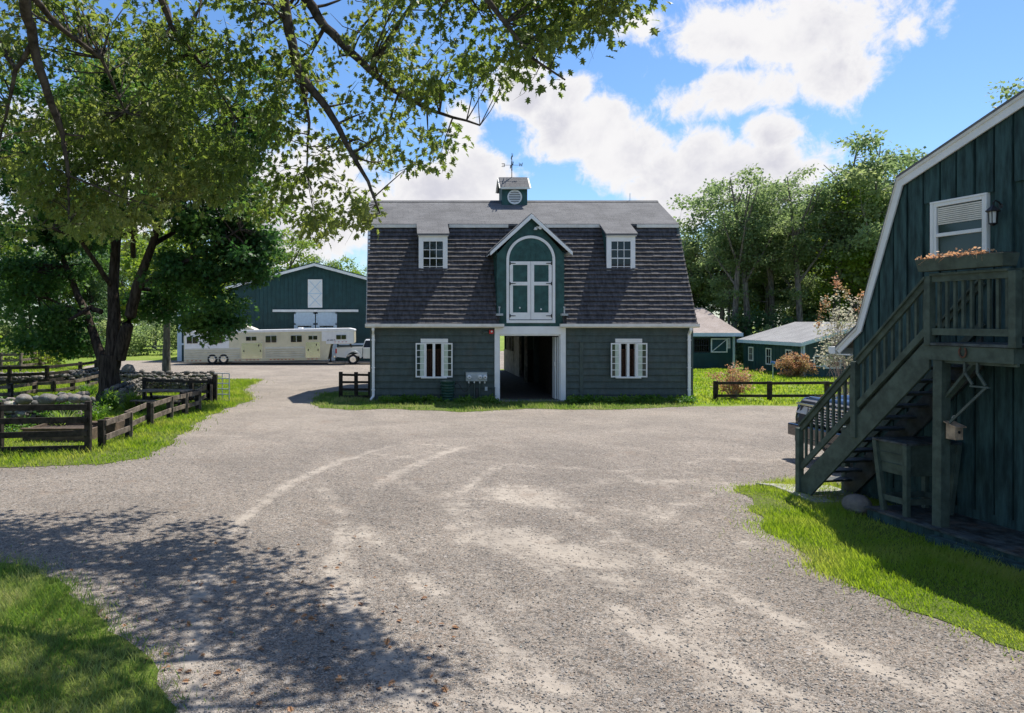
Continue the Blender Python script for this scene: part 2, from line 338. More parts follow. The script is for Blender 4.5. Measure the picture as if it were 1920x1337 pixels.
# gravel ---------------------------------------------------------------------------
def gravelmat():
    m, b, bs = newmat('crushed_stone_gravel'); t = b.n('ShaderNodeTexCoord'); v = t.outputs['Object']
    vo = b.n('ShaderNodeTexVoronoi'); b.L(v, vo.inputs['Vector']); vo.inputs['Scale'].default_value = 78
    vb = b.n('ShaderNodeTexVoronoi'); b.L(v, vb.inputs['Vector']); vb.inputs['Scale'].default_value = 27
    sp = b.n('ShaderNodeSeparateColor'); b.L(vo.outputs['Color'], sp.inputs[0])
    sp2 = b.n('ShaderNodeSeparateColor'); b.L(vb.outputs['Color'], sp2.inputs[0])
    stone = b.mix(b.ss(sp.outputs[0], .1, .95), (.13, .12, .108), (.40, .365, .325))
    stone = b.mix(b.m('MULTIPLY', b.ss(sp.outputs[1], .6, .9), .55), stone, (.32, .235, .17))
    stone = b.mix(b.ss(sp2.outputs[0], .82, .9), stone, b.mix(sp2.outputs[1], (.09, .085, .08), (.40, .37, .34)))
    # packed pale dust showing through, in patches and wheel tracks
    XY = b.n('ShaderNodeSeparateXYZ'); b.L(v, XY.inputs[0]); X = XY.outputs[0]; Y = XY.outputs[1]
    big = b.noise(v, .45, 7, .62, .4); med = b.noise(v, 2.6, 6, .65)
    def ell(cx, cy, rx, ry, ang):
        ca, sa = math.cos(ang), math.sin(ang)
        dx = b.m('SUBTRACT', X, cx); dy = b.m('SUBTRACT', Y, cy)
        u = b.m('ADD', b.m('MULTIPLY', dx, ca / rx), b.m('MULTIPLY', dy, sa / rx)); w = b.m('ADD', b.m('MULTIPLY', dx, -sa / ry), b.m('MULTIPLY', dy, ca / ry))
        return b.m('EXPONENT', b.m('MULTIPLY', b.m('ADD', b.m('MULTIPLY', u, u), b.m('MULTIPLY', w, w)), -1.0))
    d = None
    for (px, py, rx, ry, ang, wt) in [(960,1010,.9,.9,0,1.0),(1080,1040,1.1,.6,-.5,.95),(1000,930,1.0,1.3,.2,.8),(1130,1090,.7,.5,-.6,.75),(1210,965,1.2,.9,0,.65),(1290,1060,1.5,.35,-.5,.6),
                                      (1180,905,2.5,1.0,0,.6),(850,955,.35,1.4,.25,.7),(1330,1110,.8,.35,-.4,.5),(760,1290,.12,.35,.12,.9),(1110,1170,.5,.35,-.5,.5),(1500,1170,.9,.2,-.5,.35),
                                      (650,960,.22,2.2,.15,.5),(700,900,.25,1.5,-.35,.4),(1150,850,3.5,.35,.12,.35),(980,880,2.4,.3,-.3,.3),(1010,1330,.9,.16,-.35,.9),(1180,1370,.9,.2,-.35,.8)]:
        gx, gy = G(px, py); e = b.m('MULTIPLY', ell(gx, gy, rx, ry, ang), wt); d = e if d is None else b.m('MAXIMUM', d, e)
    # arcs left by turning wheels
    def arc(cx, cy, r, w, wt, spoil):
        dx = b.m('SUBTRACT', X, cx); dy = b.m('SUBTRACT', Y, cy)
        rr = b.m('SQRT', b.m('ADD', b.m('MULTIPLY', dx, dx), b.m('MULTIPLY', dy, dy)))
        q = b.m('MULTIPLY', b.m('SUBTRACT', rr, b.m('ADD', r, b.m('MULTIPLY', b.m('SUBTRACT', big, .5), spoil))), 1 / w)
        return b.m('MULTIPLY', b.m('EXPONENT', b.m('MULTIPLY', b.m('MULTIPLY', q, q), -1.0)), wt)
    for a in [(14.5, 2, 14.3, .28, .5, .5), (14.5, 2, 12.7, .3, .5, .5), (9, 34, 19.5, .3, .5, .9), (9, 34, 17.8, .3, .45, .9), (-14, 14, 15.5, .22, .35, 1.2), (-14, 14, 17.2, .22, .35, 1.2), (12, -4, 11.0, .2, .5, .6), (12, -4, 12.6, .25, .5, .6), (12,-4,10.2,.18,.45,.6), (14.5, 2, 16.2, .25, .4, .7), (12, -4, 14.6, .22, .4, .8)]:
        d = b.m('MAXIMUM', d, arc(*a))
    def arc3(p, q, s_, w, wt, gauge=1.5):
        # pair of wheel tracks through three picture points on the ground, fading beyond them
        (x1, y1), (x2, y2), (x3, y3) = G(*p), G(*q), G(*s_)
        D = 2 * (x1*(y2-y3) + x2*(y3-y1) + x3*(y1-y2))
        cx = ((x1*x1+y1*y1)*(y2-y3) + (x2*x2+y2*y2)*(y3-y1) + (x3*x3+y3*y3)*(y1-y2)) / D
        cy = ((x1*x1+y1*y1)*(x3-x2) + (x2*x2+y2*y2)*(x1-x3) + (x3*x3+y3*y3)*(x2-x1)) / D
        rr = math.hypot(x1-cx, y1-cy); L_ = math.hypot(x1-x3, y1-y3) * .62
        e = ell(x2, y2, L_, L_, 0); o = None
        for k in (0, gauge):
            a_ = b.m('MULTIPLY', arc(cx, cy, rr + k, w, wt, .25), b.ss(e, .15, .5)); o = a_ if o is None else b.m('MAXIMUM', o, a_)
        return o
    for a in [((745,1290),(645,985),(900,832),.20,.68), ((1500,1320),(1010,1060),(760,905),.26,.64), ((1250,1337),(880,1040),(1000,850),.22,.58), ((1800,1330),(1330,1090),(960,900),.24,.6), ((560,850),(900,800),(1450,850),.3,.4), ((700,880),(1100,835),(1480,880),.3,.4)]:
        d = b.m('MAXIMUM', d, arc3(*a))
    pat = b.m('ADD', d, b.m('ADD', b.m('MULTIPLY', b.m('SUBTRACT', big, .5), 1.15), b.m('MULTIPLY', b.m('SUBTRACT', med, .5), .95)))
    dust = b.ss(pat, .30, .78)
    far = b.ss(Y, 12, 24)        # the yard by the barn is finer and more packed
    dust = b.m('MAXIMUM', dust, b.m('MULTIPLY', far, .5))
    fine = b.noise(v, 160, 3, .7)
    dustc = b.mix(b.ss(med, .3, .7), (.33, .295, .255), (.42, .38, .33))
    dustc = b.mix(b.m('MULTIPLY', fine, .5), dustc, (.20, .18, .16))
    # stones still poke through the dust
    poke = b.ss(b.m('SUBTRACT', sp2.outputs[2], b.m('MULTIPLY', dust, .55)), .30, .36)
    f = b.m('MULTIPLY', dust, b.m('SUBTRACT', 1.0, b.m('MULTIPLY', poke, .75)))
    c = b.mix(f, stone, dustc)
    c = b.mix(.6, c, b.mix(b.ss(big, .35, .65), (.66, .635, .61), (1.0, .96, .91)), mode='MULTIPLY') 
    c = b.mix(b.m('MULTIPLY', b.ss(b.noise(v, 1.1, 5, .7), .56, .72), .35), c, (.22, .155, .11))
    b.L(c, bs.inputs['Base Color']); bs.inputs['Roughness'].default_value = .95; bs.inputs['Specular IOR Level'].default_value = .2
    bn = b.n('ShaderNodeBump'); bn.inputs['Strength'].default_value = 1.0; bn.inputs['Distance'].default_value = .014
    hgt = b.m('ADD', b.m('MULTIPLY', vo.outputs['Distance'], b.m('SUBTRACT', -1.0, b.m('MULTIPLY', f, -.85))), b.m('MULTIPLY', fine, .15))
    b.L(hgt, bn.inputs['Height'])
    bn2 = b.n('ShaderNodeBump'); bn2.inputs['Strength'].default_value = .5; bn2.inputs['Distance'].default_value = .12
    b.L(b.m('ADD', med, b.m('MULTIPLY', d, -.6)), bn2.inputs['Height']); b.L(bn.outputs[0], bn2.inputs['Normal']); b.L(bn2.outputs[0], bs.inputs['Normal'])
    return m
M['gravel'] = gravelmat()
def lawnmat(name, c1, c2, c3, soil=.25):
    m, b, bs = newmat(name); t = b.n('ShaderNodeTexCoord'); v = t.outputs['Object']
    a = b.noise(v, 1.2, 6, .65); f = b.noise(v, 28, 5, .7); g = b.noise(v, .18, 4, .6)
    c = b.mix(b.ss(a, .35, .65), c1, c2); c = b.mix(b.ss(g, .42, .62), c, c3)
    c = b.mix(b.ss(f, .35, .7), b.mix(.55, c, (.02, .03, .008)), c)
    c = b.mix(b.m('MULTIPLY', b.ss(b.noise(v, 3.5, 6, .7), .58, .70), soil), c, (.14, .11, .07))
    b.L(c, bs.inputs['Base Color']); bs.inputs['Roughness'].default_value = .9; bs.inputs['Specular IOR Level'].default_value = .15
    bn = b.n('ShaderNodeBump'); bn.inputs['Strength'].default_value = .9; bn.inputs['Distance'].default_value = .05
    b.L(b.m('ADD', f, a), bn.inputs['Height']); b.L(bn.outputs[0], bs.inputs['Normal'])
    return m
M['ground'] = lawnmat('meadow_ground', (.17, .27, .035), (.23, .33, .045), (.28, .36, .07), .1)
M['lawnsoil'] = lawnmat('lawn_ground', (.12, .18, .025), (.16, .22, .035), (.17, .20, .05), .6)
M['forestfloor'] = mat('shaded_wood_floor', (.05, .065, .025), .95, .4, 2, bump=.5)

def ragged(poly, step=.3, amp=.10):
    out = []
    n = len(poly)
    for i in range(n):
        a = Vector(poly[i]); b_ = Vector(poly[(i + 1) % n]); k = max(1, min(120, int((b_ - a).length / step)))
        for j in range(k):
            p = a.lerp(b_, j / k); q = Vector((math.sin(p.x*5.1+p.y*3.3)+.6*math.sin(p.x*13.7-p.y*9.1), math.cos(p.y*4.7-p.x*2.9)+.6*math.sin(p.y*15.3+p.x*7.7))) * amp * .5
            out.append((p.x + q.x, p.y + q.y))
    return out
def sheet(name, poly, z, m, kind='structure'):
    me = bpy.data.meshes.new(name); bm = bmesh.new()
    f = bm.faces.new([bm.verts.new((p[0], p[1], z)) for p in poly]); f.normal_update()
    if f.normal.z < 0: f.normal_flip()
    bmesh.ops.triangulate(bm, faces=bm.faces, ngon_method='EAR_CLIP'); bm.to_mesh(me); bm.free()
    me.materials.append(M[m]); o = bpy.data.objects.new(name, me); COL.objects.link(o); o['kind'] = kind; return o
sheet('ground', [(-400, -60), (400, -60), (400, 500), (-400, 500)], 0.0, 'ground')
g = [(-40, -14), (40, -14), (40, 26.0)] + [G(1920, 766), G(1560, 762), G(1400, 761), G(1290, 763)] + [(10.6, 27.0), (-.8, 27.0), (-.8, 29.0)] + [G(692, 728), G(697, 676), G(235, 676), G(185, 682), G(150, 689), G(118, 697), G(60, 712), (-22, 35), (-40, 20)]
sheet('gravel_drive', ragged(g, .4, .16), .004, 'gravel')
gx = ragged([(2.4, 46.5), (9, 46.5), (12, 75), (2, 75)], .6, .3); sheet('gravel_track', gx, .004, 'gravel')
PL = [G(490,712), G(430,713), G(395,706), G(225,704), G(110,701), (-24, 42), (-34, 30), (-30, 16), G(-160,882), G(0,879), G(100,874), G(200,869), G(262,859), G(305,842), G(345,812), G(385,783), G(430,765), G(478,749), G(452,735), G(470,722)]
PF = [(-12, 9.2), G(-90,1052), G(0,1058), G(60,1064), G(110,1098), G(170,1130), G(205,1170), G(262,1210), G(312,1258), G(335,1337), (-1.5, 4.5), (-3, 1), (-12, 0)]
PB = [G(583,752), G(600,765), G(660,769), G(730,767), G(800,770), G(860,773), G(950,769), G(1000,767), G(1130,769), G(1200,766), G(1295,763), (10.8, 28.3), (-.7, 28.3), (-.7, 31.5), G(640,733), G(600,739)]
PS = [G(1380,912), G(1440,907), G(1500,904), (8.4, 13.4), (9.6, 9), (10.3, 3), (6.0, 2.5), (5.6, 5), G(1920,1224), G(1850,1203), G(1780,1173), G(1680,1140), G(1600,1100), G(1530,1060), G(1480,1022), G(1430,985), G(1412,950)]
for nm, pl, z in (('lawn', PL, .012), ('lawn', PF, .012), ('lawn', PB, .012), ('lawn', PS, .012)):
    sheet(nm, ragged(pl, .18, .13), z, 'lawnsoil')

def inpoly(pts, poly):
    x, y = pts[:, 0], pts[:, 1]; r = np.zeros(len(pts), bool); n = len(poly)
    for i in range(n):
        x1, y1 = poly[i]; x2, y2 = poly[(i + 1) % n]
        if y1 == y2: continue
        c = ((y1 > y) != (y2 > y)) & (x < (x2 - x1) * (y - y1) / (y2 - y1) + x1); r ^= c
    return r
BLV = [(-.5,0,0),(.5,0,0),(-.38,.45,.06),(.38,.45,.06),(0,1,.34)]; BLF = [(0,1,3),(0,3,2),(2,3,4)]
def smooth_noise(x, y, s, seed):
    r = np.random.default_rng(seed); v = np.zeros(len(x))
    for i in range(7):
        a = r.random() * 6.28; k = s * (0.6 + 1.2 * r.random()); v += np.sin((x*math.cos(a) + y*math.sin(a)) * k + r.random() * 6.28)
    return v / 3.2
def blades(name, poly, box, n, h, w, m='grass', label=None, clump=.5, hvar=.5, excl=None, cat='grass', jit=.12):
    x0, x1, y0, y1 = box; p = np.stack([rng.uniform(x0, x1, n), rng.uniform(y0, y1, n)], 1)
    p = p[inpoly(p, ragged(poly, .18, .22))] if poly else p
    nz = smooth_noise(p[:, 0], p[:, 1], 3.0, 3)
    p = p[(rng.random(len(p)) < np.clip(.75 + clump * nz, .12, 1))]
    p = p + rng.normal(0, jit, p.shape) * (1 if poly else 0)
    if excl is not None: p = p[~excl(p)]
    N = len(p); nz = smooth_noise(p[:, 0], p[:, 1], 2.0, 5); a = rng.uniform(0, 6.283, N)
    lean = rng.uniform(.05, .75, N); d = np.stack([np.cos(a) * lean, np.sin(a) * lean, np.ones(N)], 1)
    fr = rot_frames(d, np.stack([np.cos(a + 1.5), np.sin(a + 1.5), np.zeros(N)], 1))
    L_ = h * (1 + hvar * nz.clip(-1, 1.4)) * rng.uniform(.5, 1.35, N); Wd = w * rng.uniform(.7, 1.3, N)
    pos = np.concatenate([p, np.full((N, 1), .008)], 1)
    o = scatter_mesh(name, BLV, BLF, pos, fr, None, m, sz3=np.stack([Wd, L_, L_], 1), face_rnd=np.clip(rng.random(N) * .7 + .15 + .25 * nz, 0, 1))
    tag(o, label, cat, kind='stuff'); return o

# ================================================================== main barn
S = 28.03 / F; YF = 28.03
def bx(p): return (p - CX) * S
def bz(p): return H - (p - HZ) * S
def board_rows(mb, x0, x1, z0, z1, y, ops, row, t0=.055, t1=.004, zbase=0.0):
    """lapped boards on a wall facing -y, cut round the openings (x0,x1,z0,z1)"""
    es = set([z0, z1]); k = math.ceil((z0 - zbase) / row)
    while zbase + k * row < z1: es.add(zbase + k * row); k += 1
    for o in ops:
        for q in (o[2], o[3]):
            if z0 < q < z1: es.add(q)
    es = sorted(es)
    for a, b_ in zip(es[:-1], es[1:]):
        if b_ - a < 1e-4: continue
        mid = (a + b_) / 2; r0 = zbase + math.floor((mid - zbase) / row) * row
        fa = (a - r0) / row; fb = (b_ - r0) / row; ta = t0 + (t1 - t0) * fa; tb = t0 + (t1 - t0) * fb
        cuts = sorted([(o[0], o[1]) for o in ops if o[2] < mid < o[3]]); xs = []; cur = x0
        for c in cuts:
            if c[0] > cur: xs.append((cur, c[0]))
            cur = max(cur, c[1])
        if cur < x1: xs.append((cur, x1))
        for (p, q) in xs:
            mb.hexa([(p,y-ta,a),(q,y-ta,a),(q,y+.14,a),(p,y+.14,a),(p,y-tb,b_),(q,y-tb,b_),(q,y+.14,b_),(p,y+.14,b_)])
barn = empty('gambrel_barn', (4.84, YF + 4, 0), 'two storey dark green gambrel barn with arched hayloft doors and a cupola', 'barn')
BX0, BX1 = -.95, 10.66; DEP = 8.12
DX0, DX1, DZ = bx(936), bx(1050), bz(627)
wins = [(797, 830), (1161, 1193)]
ops = [(DX0 - .16, DX1 + .16, -.1, DZ + .3)] + [(bx(a), bx(b_), bz(706), bz(643)) for a, b_ in wins]
mb = MB(); board_rows(mb, BX0, BX1, 0, 2.72, YF, ops, .238); 
mb.build('wall', 'siding', barn, world=True); 
mb = MB()   # gable ends and back
prof = [(YF + .14, 0), (YF + .14, 2.74), (YF + 1.8, 6.55), (YF + 4.06, 7.75), (YF + 6.32, 6.55), (YF + DEP, 2.74), (YF + DEP, 0)]
mb.prism(prof, 'x', BX0, BX0 + .12); mb.prism(prof, 'x', BX1 - .12, BX1)
for (a, b_) in ((BX0 + .12, 3.55), (6.35, BX1 - .12)): mb.box(a, b_, YF + DEP - .12, YF + DEP, 0, 2.74)
mb.box(3.55, 6.35, YF + DEP - .12, YF + DEP, 2.3, 2.74)
mb.build('gable_wall', 'siding', barn, world=True)
mb = MB()
mb.box(BX0 - .04, BX0 + .07, YF - .06, YF - .037, 0, 2.7); mb.box(BX1 - .07, BX1 + .04, YF - .06, YF - .037, 0, 2.7)
mb.box(bx(1086), bx(1093), YF - .065, YF - .037, 0, bz(642))
mb.box(BX0 - .05, BX1 + .05, YF - .07, YF + .3, -.06, .05)
mb.build('corner_board', 'siding', barn, world=True)
# --- lower roof, thick tabs course by course
EX0, EX1 = -1.11, 10.79
def low(t): return Vector((0, YF - .22 + 2.02 * t, 2.76 + 3.86 * t))
nrm = Vector((0, -.885, .466)); NC = 23
def groof(x): return bz(474) + (bz(405) - bz(474)) * (1 - abs(x - bx(994.5)) / (bx(994.5) - bx(918)))
mb = MB(); r_ = random.Random(3)
for c in range(NC):
    t0, t1 = c / NC, (c + 1.25) / NC; x = EX0 - r_.random() * .2; 
    while x < EX1:
        w = r_.choice((.16, .2, .24, .32)); xa, xb = max(x, EX0), min(x + w, EX1); x += w
        if xb - xa < .02: continue
        if (xa + xb) / 2 > 3.60 and (xa + xb) / 2 < 6.04 and low(t0).z < groof((xa + xb) / 2) - .12: continue
        th = r_.uniform(.085, .100); dz = r_.uniform(-.006, .006); a = low(t0) + Vector((0, 0, dz)); b_ = low(min(t1, 1.0)); tp = .012
        xa += .002; xb -= .002
        mb.hexa([(xa, a.y, a.z), (xb, a.y, a.z), (xb, b_.y, b_.z), (xa, b_.y, b_.z)] + [(q[0], q[1] + nrm.y * h_, q[2] + nrm.z * h_) for q, h_ in (((xa, a.y, a.z), th), ((xb, a.y, a.z), th), ((xb, b_.y, b_.z), tp), ((xa, b_.y, b_.z), tp))])
lowroof = mb.build('lower_roof', 'rooflow', barn, world=True)
mb = MB()   # sheathing under the courses and the rear slope
for (a, b_) in ((EX0, 3.66), (5.98, EX1)):
    p, q = low(0), low(1); mb.hexa([(a,p.y+.02,p.z-.06),(b_,p.y+.02,p.z-.06),(b_,q.y+.02,q.z-.06),(a,q.y+.02,q.z-.06),(a,p.y+.004,p.z-.004),(b_,p.y+.004,p.z-.004),(b_,q.y+.004,q.z-.004),(a,q.y+.004,q.z-.004)])
x = 3.66
while x < 5.97:
    t = max(0, (groof(x + .05) - .15 - 2.76) / 3.86); p, q = low(t), low(1); b_ = x + .1
    mb.hexa([(x,p.y+.02,p.z-.06),(b_,p.y+.02,p.z-.06),(b_,q.y+.02,q.z-.06),(x,q.y+.02,q.z-.06),(x,p.y+.004,p.z-.004),(b_,p.y+.004,p.z-.004),(b_,q.y+.004,q.z-.004),(x,q.y+.004,q.z-.004)]); x += .1
YB = YF + DEP + .22
mb.hexa([(EX0,YB,2.72),(EX1,YB,2.72),(EX1,YF+6.3,6.55),(EX0,YF+6.3,6.55),(EX0,YB,2.8),(EX1,YB,2.8),(EX1,YF+6.36,6.63),(EX0,YF+6.36,6.63)])
mb.build('roof_sheathing', 'rooflow', barn, world=True)
# --- upper roof
KY, KZ = 29.66, 6.60; RY, RZ = 32.09, 7.85
mb = MB()
mb.hexa([(EX0,KY,KZ-.05),(EX1,KY,KZ-.05),(EX1,RY,RZ-.05),(EX0,RY,RZ-.05),(EX0,KY,KZ+.03),(EX1,KY,KZ+.03),(EX1,RY,RZ+.03),(EX0,RY,RZ+.03)])
mb.hexa([(EX0,2*RY-KY,KZ-.05),(EX1,2*RY-KY,KZ-.05),(EX1,RY,RZ-.05),(EX0,RY,RZ-.05),(EX0,2*RY-KY,KZ+.03),(EX1,2*RY-KY,KZ+.03),(EX1,RY,RZ+.03),(EX0,RY,RZ+.03)])
mb.prism([(RY - .16, RZ - .03), (RY, RZ + .06), (RY + .16, RZ - .03), (RY, RZ + .02)], 'x', EX0 - .005, EX1 + .005)
mb.build('upper_roof', 'asphalt_shingle', barn, world=True)
for (a, b_) in ((EX0, bx(781)*KY/YF), (bx(842)*KY/YF, bx(965)), (bx(1030), (1133-CX)*KY/F), ((1194-CX)*KY/F, EX1)): mb = MB(); mb.box(a, b_, KY - .03, KY + .03, KZ - .12, KZ + .0); mb.build('fascia', 'cream', barn, bevel=.004, world=True)
for x in (EX0 + .01, EX1 - .05):   # rake boards on the gable ends
    mb = MB()
    mb.bar((x + .015, YF - .1, 2.78), (x + .015, KY + .05, KZ - .05), .03, .10, (1, 0, 0)); mb.bar((x + .015, KY, KZ - .06), (x + .015, RY, RZ - .06), .03, .16, (1, 0, 0)); mb.bar((x + .015, 2*RY-KY, KZ - .06), (x + .015, RY, RZ - .06), .03, .16, (1, 0, 0)); mb.build('rake_board', 'siding' if x > 3 else 'white', barn, world=True)
for (a, b_) in ((bx(685), bx(943)), (bx(1047), bx(1305))):
    mb = MB(); mb.prism([(YF-.36, 2.80), (YF-.37, 2.70), (YF-.32, 2.665), (YF-.2, 2.665), (YF-.2, 2.80)], 'x', a, b_); mb.box(a + .03, b_ - .03, YF - .2, YF - .05, 2.655, 2.70)
    mb.build('gutter', 'cream', barn, world=True)
for x in (bx(700), bx(1290)):
    s_ = 1 if x > 3 else -1
    mb = MB(); mb.bar((x, YF - .28, 2.68), (x, YF - .28, 2.56), .10, .08); mb.bar((x, YF - .28, 2.58), (x, YF - .11, 2.42), .10, .08, (1, 0, 0)); mb.bar((x, YF - .11, 2.44), (x, YF - .11, .16), .10, .07)
    mb.bar((x, YF - .11, .18), (x + s_ * .09, YF - .26, .05), .10, .07, (1, 0, 0))
    for z in (2.2, 1.2, .4): mb.box(x - .07, x + .07, YF - .15, YF - .07, z, z + .03)
    mb.build('downspout', 'white', barn, bevel=.008, world=True)
# --- big door frame, sliding door edge, threshold
mb = MB(); j0, j1 = bx(927), bx(1060); yj = YF - .075
mb.box(j0, DX0, yj, YF + .02, 0, DZ); mb.box(DX1, j1, yj, YF + .02, 0, DZ); mb.box(j0, j1, yj - .006, YF + .02, DZ, bz(612)); mb.box(DX0 + .02, DX1 - .02, YF - .03, YF + .06, DZ - .05, DZ)
mb.box(DX1 - .03, DX1, YF + .02, YF + .16, 0, DZ); mb.box(DX0, DX0 + .03, YF + .02, YF + .16, 0, DZ)
mb.build('door_frame', 'white', barn, bevel=.006, world=True)
d_ = empty('open_door', (DX1 - .07, YF + .2, 0)); d_.parent = barn; d_.location = Vector((DX1 - .07, YF + .2, 0)) - barn.location; d_['label'] = 'white edged double door folded back inside the opening'
mb = MB(); mb.box(DX1 - .06, DX1 - .03, YF + .2, YF + .75, .05, DZ - .1); mb.box(DX1 - .12, DX1 - .09, YF + .25, YF + .8, .05, DZ - .1); 
mb.build('leaf', 'white', d_, world=True)
mb = MB(); mb.box(DX1 - .16, DX1 - .12, YF + .23, YF + .27, 1.25, 1.4); mb.build('latch', 'galv', d_, world=True)
mb = MB(); mb.box(DX0 - .1, DX1 + .1, YF - .25, YF + .2, .0, .035); mb.build('threshold', 'concrete', barn, world=True)
# --- ground floor windows with open casements
for k, (a, b_) in enumerate(wins):
    wa, wb, z0, z1 = bx(a), bx(b_), bz(706), bz(643); mid = (wa + wb) / 2
    w = empty('window', (mid, YF, z0)); w.parent = barn; w.location = Vector((mid, YF, z0)) - barn.location
    mb = MB(); y0, y1 = YF - .07, YF + .12
    mb.box(wa, wa + .05, y0, y1, z0, z1); mb.box(wb - .05, wb, y0, y1, z0, z1); mb.box(wa + .05, wb - .05, y0 + .003, y1, z1 - .03, z1); mb.box(mid - .045, mid + .045, y0 + .004, y1, z0, z1 - .03)
    mb.box(wa - .16, wb + .19, YF - .085, YF - .02, bz(642.5), bz(635)); mb.box(wa - .15, wb + .15, YF - .12, YF + .1, z0 - .06, z0)
    mb.build('window_frame', 'white', w, bevel=.005, world=True)
    mb = MB(); n_ = 4
    for (p, q) in ((wa + .05, mid - .045), (mid + .045, wb - .05)):
        mb.box(p, q, YF + .04, YF + .06, z1 - .26, z1 - .24)
        for i in range(n_): x = p + (q - p) * (i + .5) / n_; mb.box(x - .007, x + .007, YF + .045, YF + .06, z0, z1 - .25)
    mb.build('window_bar', 'rust', w, world=True)
    for s_, hx in ((-1, wa), (1, wb)):
        wd = .36; ang = R(18) * s_          # casement swung nearly flat to the wall
        def pt(u, y_, z): return (hx + s_ * u * math.cos(R(16)), YF - .08 - u * math.sin(R(16)) + y_, z)
        fr = MB(); cu = MB(); zz0, zz1 = z0 - .02, z1 - .0
        def piece(m_, u0, u1, za, zb, ya=0, yb=.035): m_.hexa([pt(u0,ya,za),pt(u1,ya,za),pt(u1,yb,za),pt(u0,yb,za),pt(u0,ya,zb),pt(u1,ya,zb),pt(u1,yb,zb),pt(u0,yb,zb)])
        piece(fr, 0, .045, zz0, zz1); piece(fr, wd - .045, wd, zz0, zz1); piece(fr, .045, wd - .045, zz0, zz0 + .05, .002); piece(fr, .045, wd - .045, zz1 - .05, zz1, .002)
        for i in range(1, 5): zc = zz0 + .03 + (zz1 - zz0 - .06) * i / 5; piece(fr, .045, wd - .045, zc - .011, zc + .011, .004, .03)
        cs = fr.build('casement', 'white', w, world=True)
        gl = MB(); piece(gl, .045, wd - .045, zz0 + .05, zz1 - .05, .012, .018); gl.build('pane', 'glassgreen', cs, world=True)
        piece(cu, .05, .19, zz0 + .05, zz1 - .05, .005, .011); cu.build('curtain', 'curtain', cs, world=True)
# --- shed dormers
YD = 28.885
for px0, px1 in ((785, 839), (1137, 1190.5)):
    a, b_ = (px0 - CX) * YD / F, (px1 - CX) * YD / F; z0, z1 = 4.50, 6.12
    d_ = empty('dormer', (0, 0, 0)); d_.parent = barn; d_.location = Vector(((a + b_) / 2, YD, z0)) - barn.location
    mb = MB(); mb.prism([(YD + .03, z0), (YD + .03, z1 - .04), (KY + .35, 6.55), (KY + .2, 6.3)], 'x', a + .02, b_ - .02); mb.build('side_wall', 'teal', d_, world=True)
    mb = MB(); o0, o1 = a - .06, b_ + .06
    mb.hexa([(o0,YD-.17,z1-.03),(o1,YD-.17,z1-.03),(o1,KY+.25,6.66),(o0,KY+.25,6.66),(o0,YD-.17,z1+.035),(o1,YD-.17,z1+.035),(o1,KY+.25,6.76),(o0,KY+.25,6.76)])
    mb.build('dormer_roof', 'asphalt_shingle', d_, world=True)
    mb = MB(); e = .175; mb.box(a, a + e, YD - .05, YD + .03, z0 - .0, z1 - .06); mb.box(b_ - e, b_, YD - .05, YD + .03, z0, z1 - .06)
    mb.box(a + e, b_ - e, YD - .047, YD + .03, z1 - .25, z1 - .06); mb.box(a + e, b_ - e, YD - .047, YD + .03, z0, z0 + .12); mb.box(a - .02, b_ + .02, YD - .10, YD - .02, z0 - .05, z0 + .01)
    mb.box(a-.03, b_+.03, YD - .14, YD + .03, z1 - .06, z1 - .035)
    ga, gb, gz0, gz1 = a + e, b_ - e, z0 + .12, z1 - .25; n = 3
    for i in range(1, 3): x = ga + (gb - ga) * i / 3; mb.box(x - .011, x + .011, YD - .028, YD + .0, gz0, gz1)
    for i in range(1, 4):
        z = gz0 + (gz1 - gz0) * i / 4; t = .02 if i == 2 else .011; mb.box(ga, gb, YD - .032, YD + .0, z - t, z + t)
    mb.build('window_frame', 'white', d_, bevel=.003, world=True)
    mb = MB(); mb.box(ga, gb, YD - .006, YD + .005, gz0, gz1); mb.build('pane', 'glass', d_, world=True)
# --- centre gable with arched hayloft doors
fa, fb = bx(932), bx(1057); fc = bx(994.5); pk = bz(405); ev = bz(476)
gd = empty('hayloft_dormer', (0, 0, 0)); gd.parent = barn; gd.location = Vector((fc, YF, 2.7)) - barn.location
mb = MB(); zb = 2.70
arcR = .88 - .10; ac = bz(487.7); ab = bz(604)
face = [(fa, zb), (fb, zb), (fb, ev), (fc, pk - .02), (fa, ev)]
mb.prism(face, 'y', YF - .04, YF + .05)
for x in (fa, fb - .04):   # cheeks running back to the roof
    mb.prism([(YF + .05, zb), (YF + .05, ev), (YF + 1.9, ev), (YF + 1.75, 6.0)], 'x', x, x + .04)
i = 0
z = zb + .12
while z < ev:              # shingle courses on the cheeks and on the face
    for x, s_ in ((fa, -1), (fb, 1)):
        yb_ = YF + 1.0 + (z - zb) * .3
        mb.hexa([(x, YF - .045, z), (x + s_*.018, YF - .045, z), (x + s_*.018, yb_, z), (x, yb_, z), (x, YF - .045, z + .16), (x + s_*.004, YF - .045, z + .16), (x + s_*.004, yb_, z + .16), (x, yb_, z + .16)])
    z += .165
mb.build('gable_face', 'teal', gd, world=True)
mb = MB()                 # little gable roof (thin, shingled)
for s_ in (-1, 1):
    ex = fc + s_ * (fc - bx(918)) ; ez = bz(474)
    mb.hexa([(ex, YF-.22, ez), (fc, YF-.22, pk), (fc, YF+3.4, pk), (ex, YF+2.0, ez), (ex, YF-.22, ez+.07), (fc, YF-.22, pk+.08), (fc, YF+3.4, pk+.08), (ex, YF+2.0, ez+.07)])
mb.build('gable_roof', 'asphalt_shingle', gd, world=True)
mb = MB()
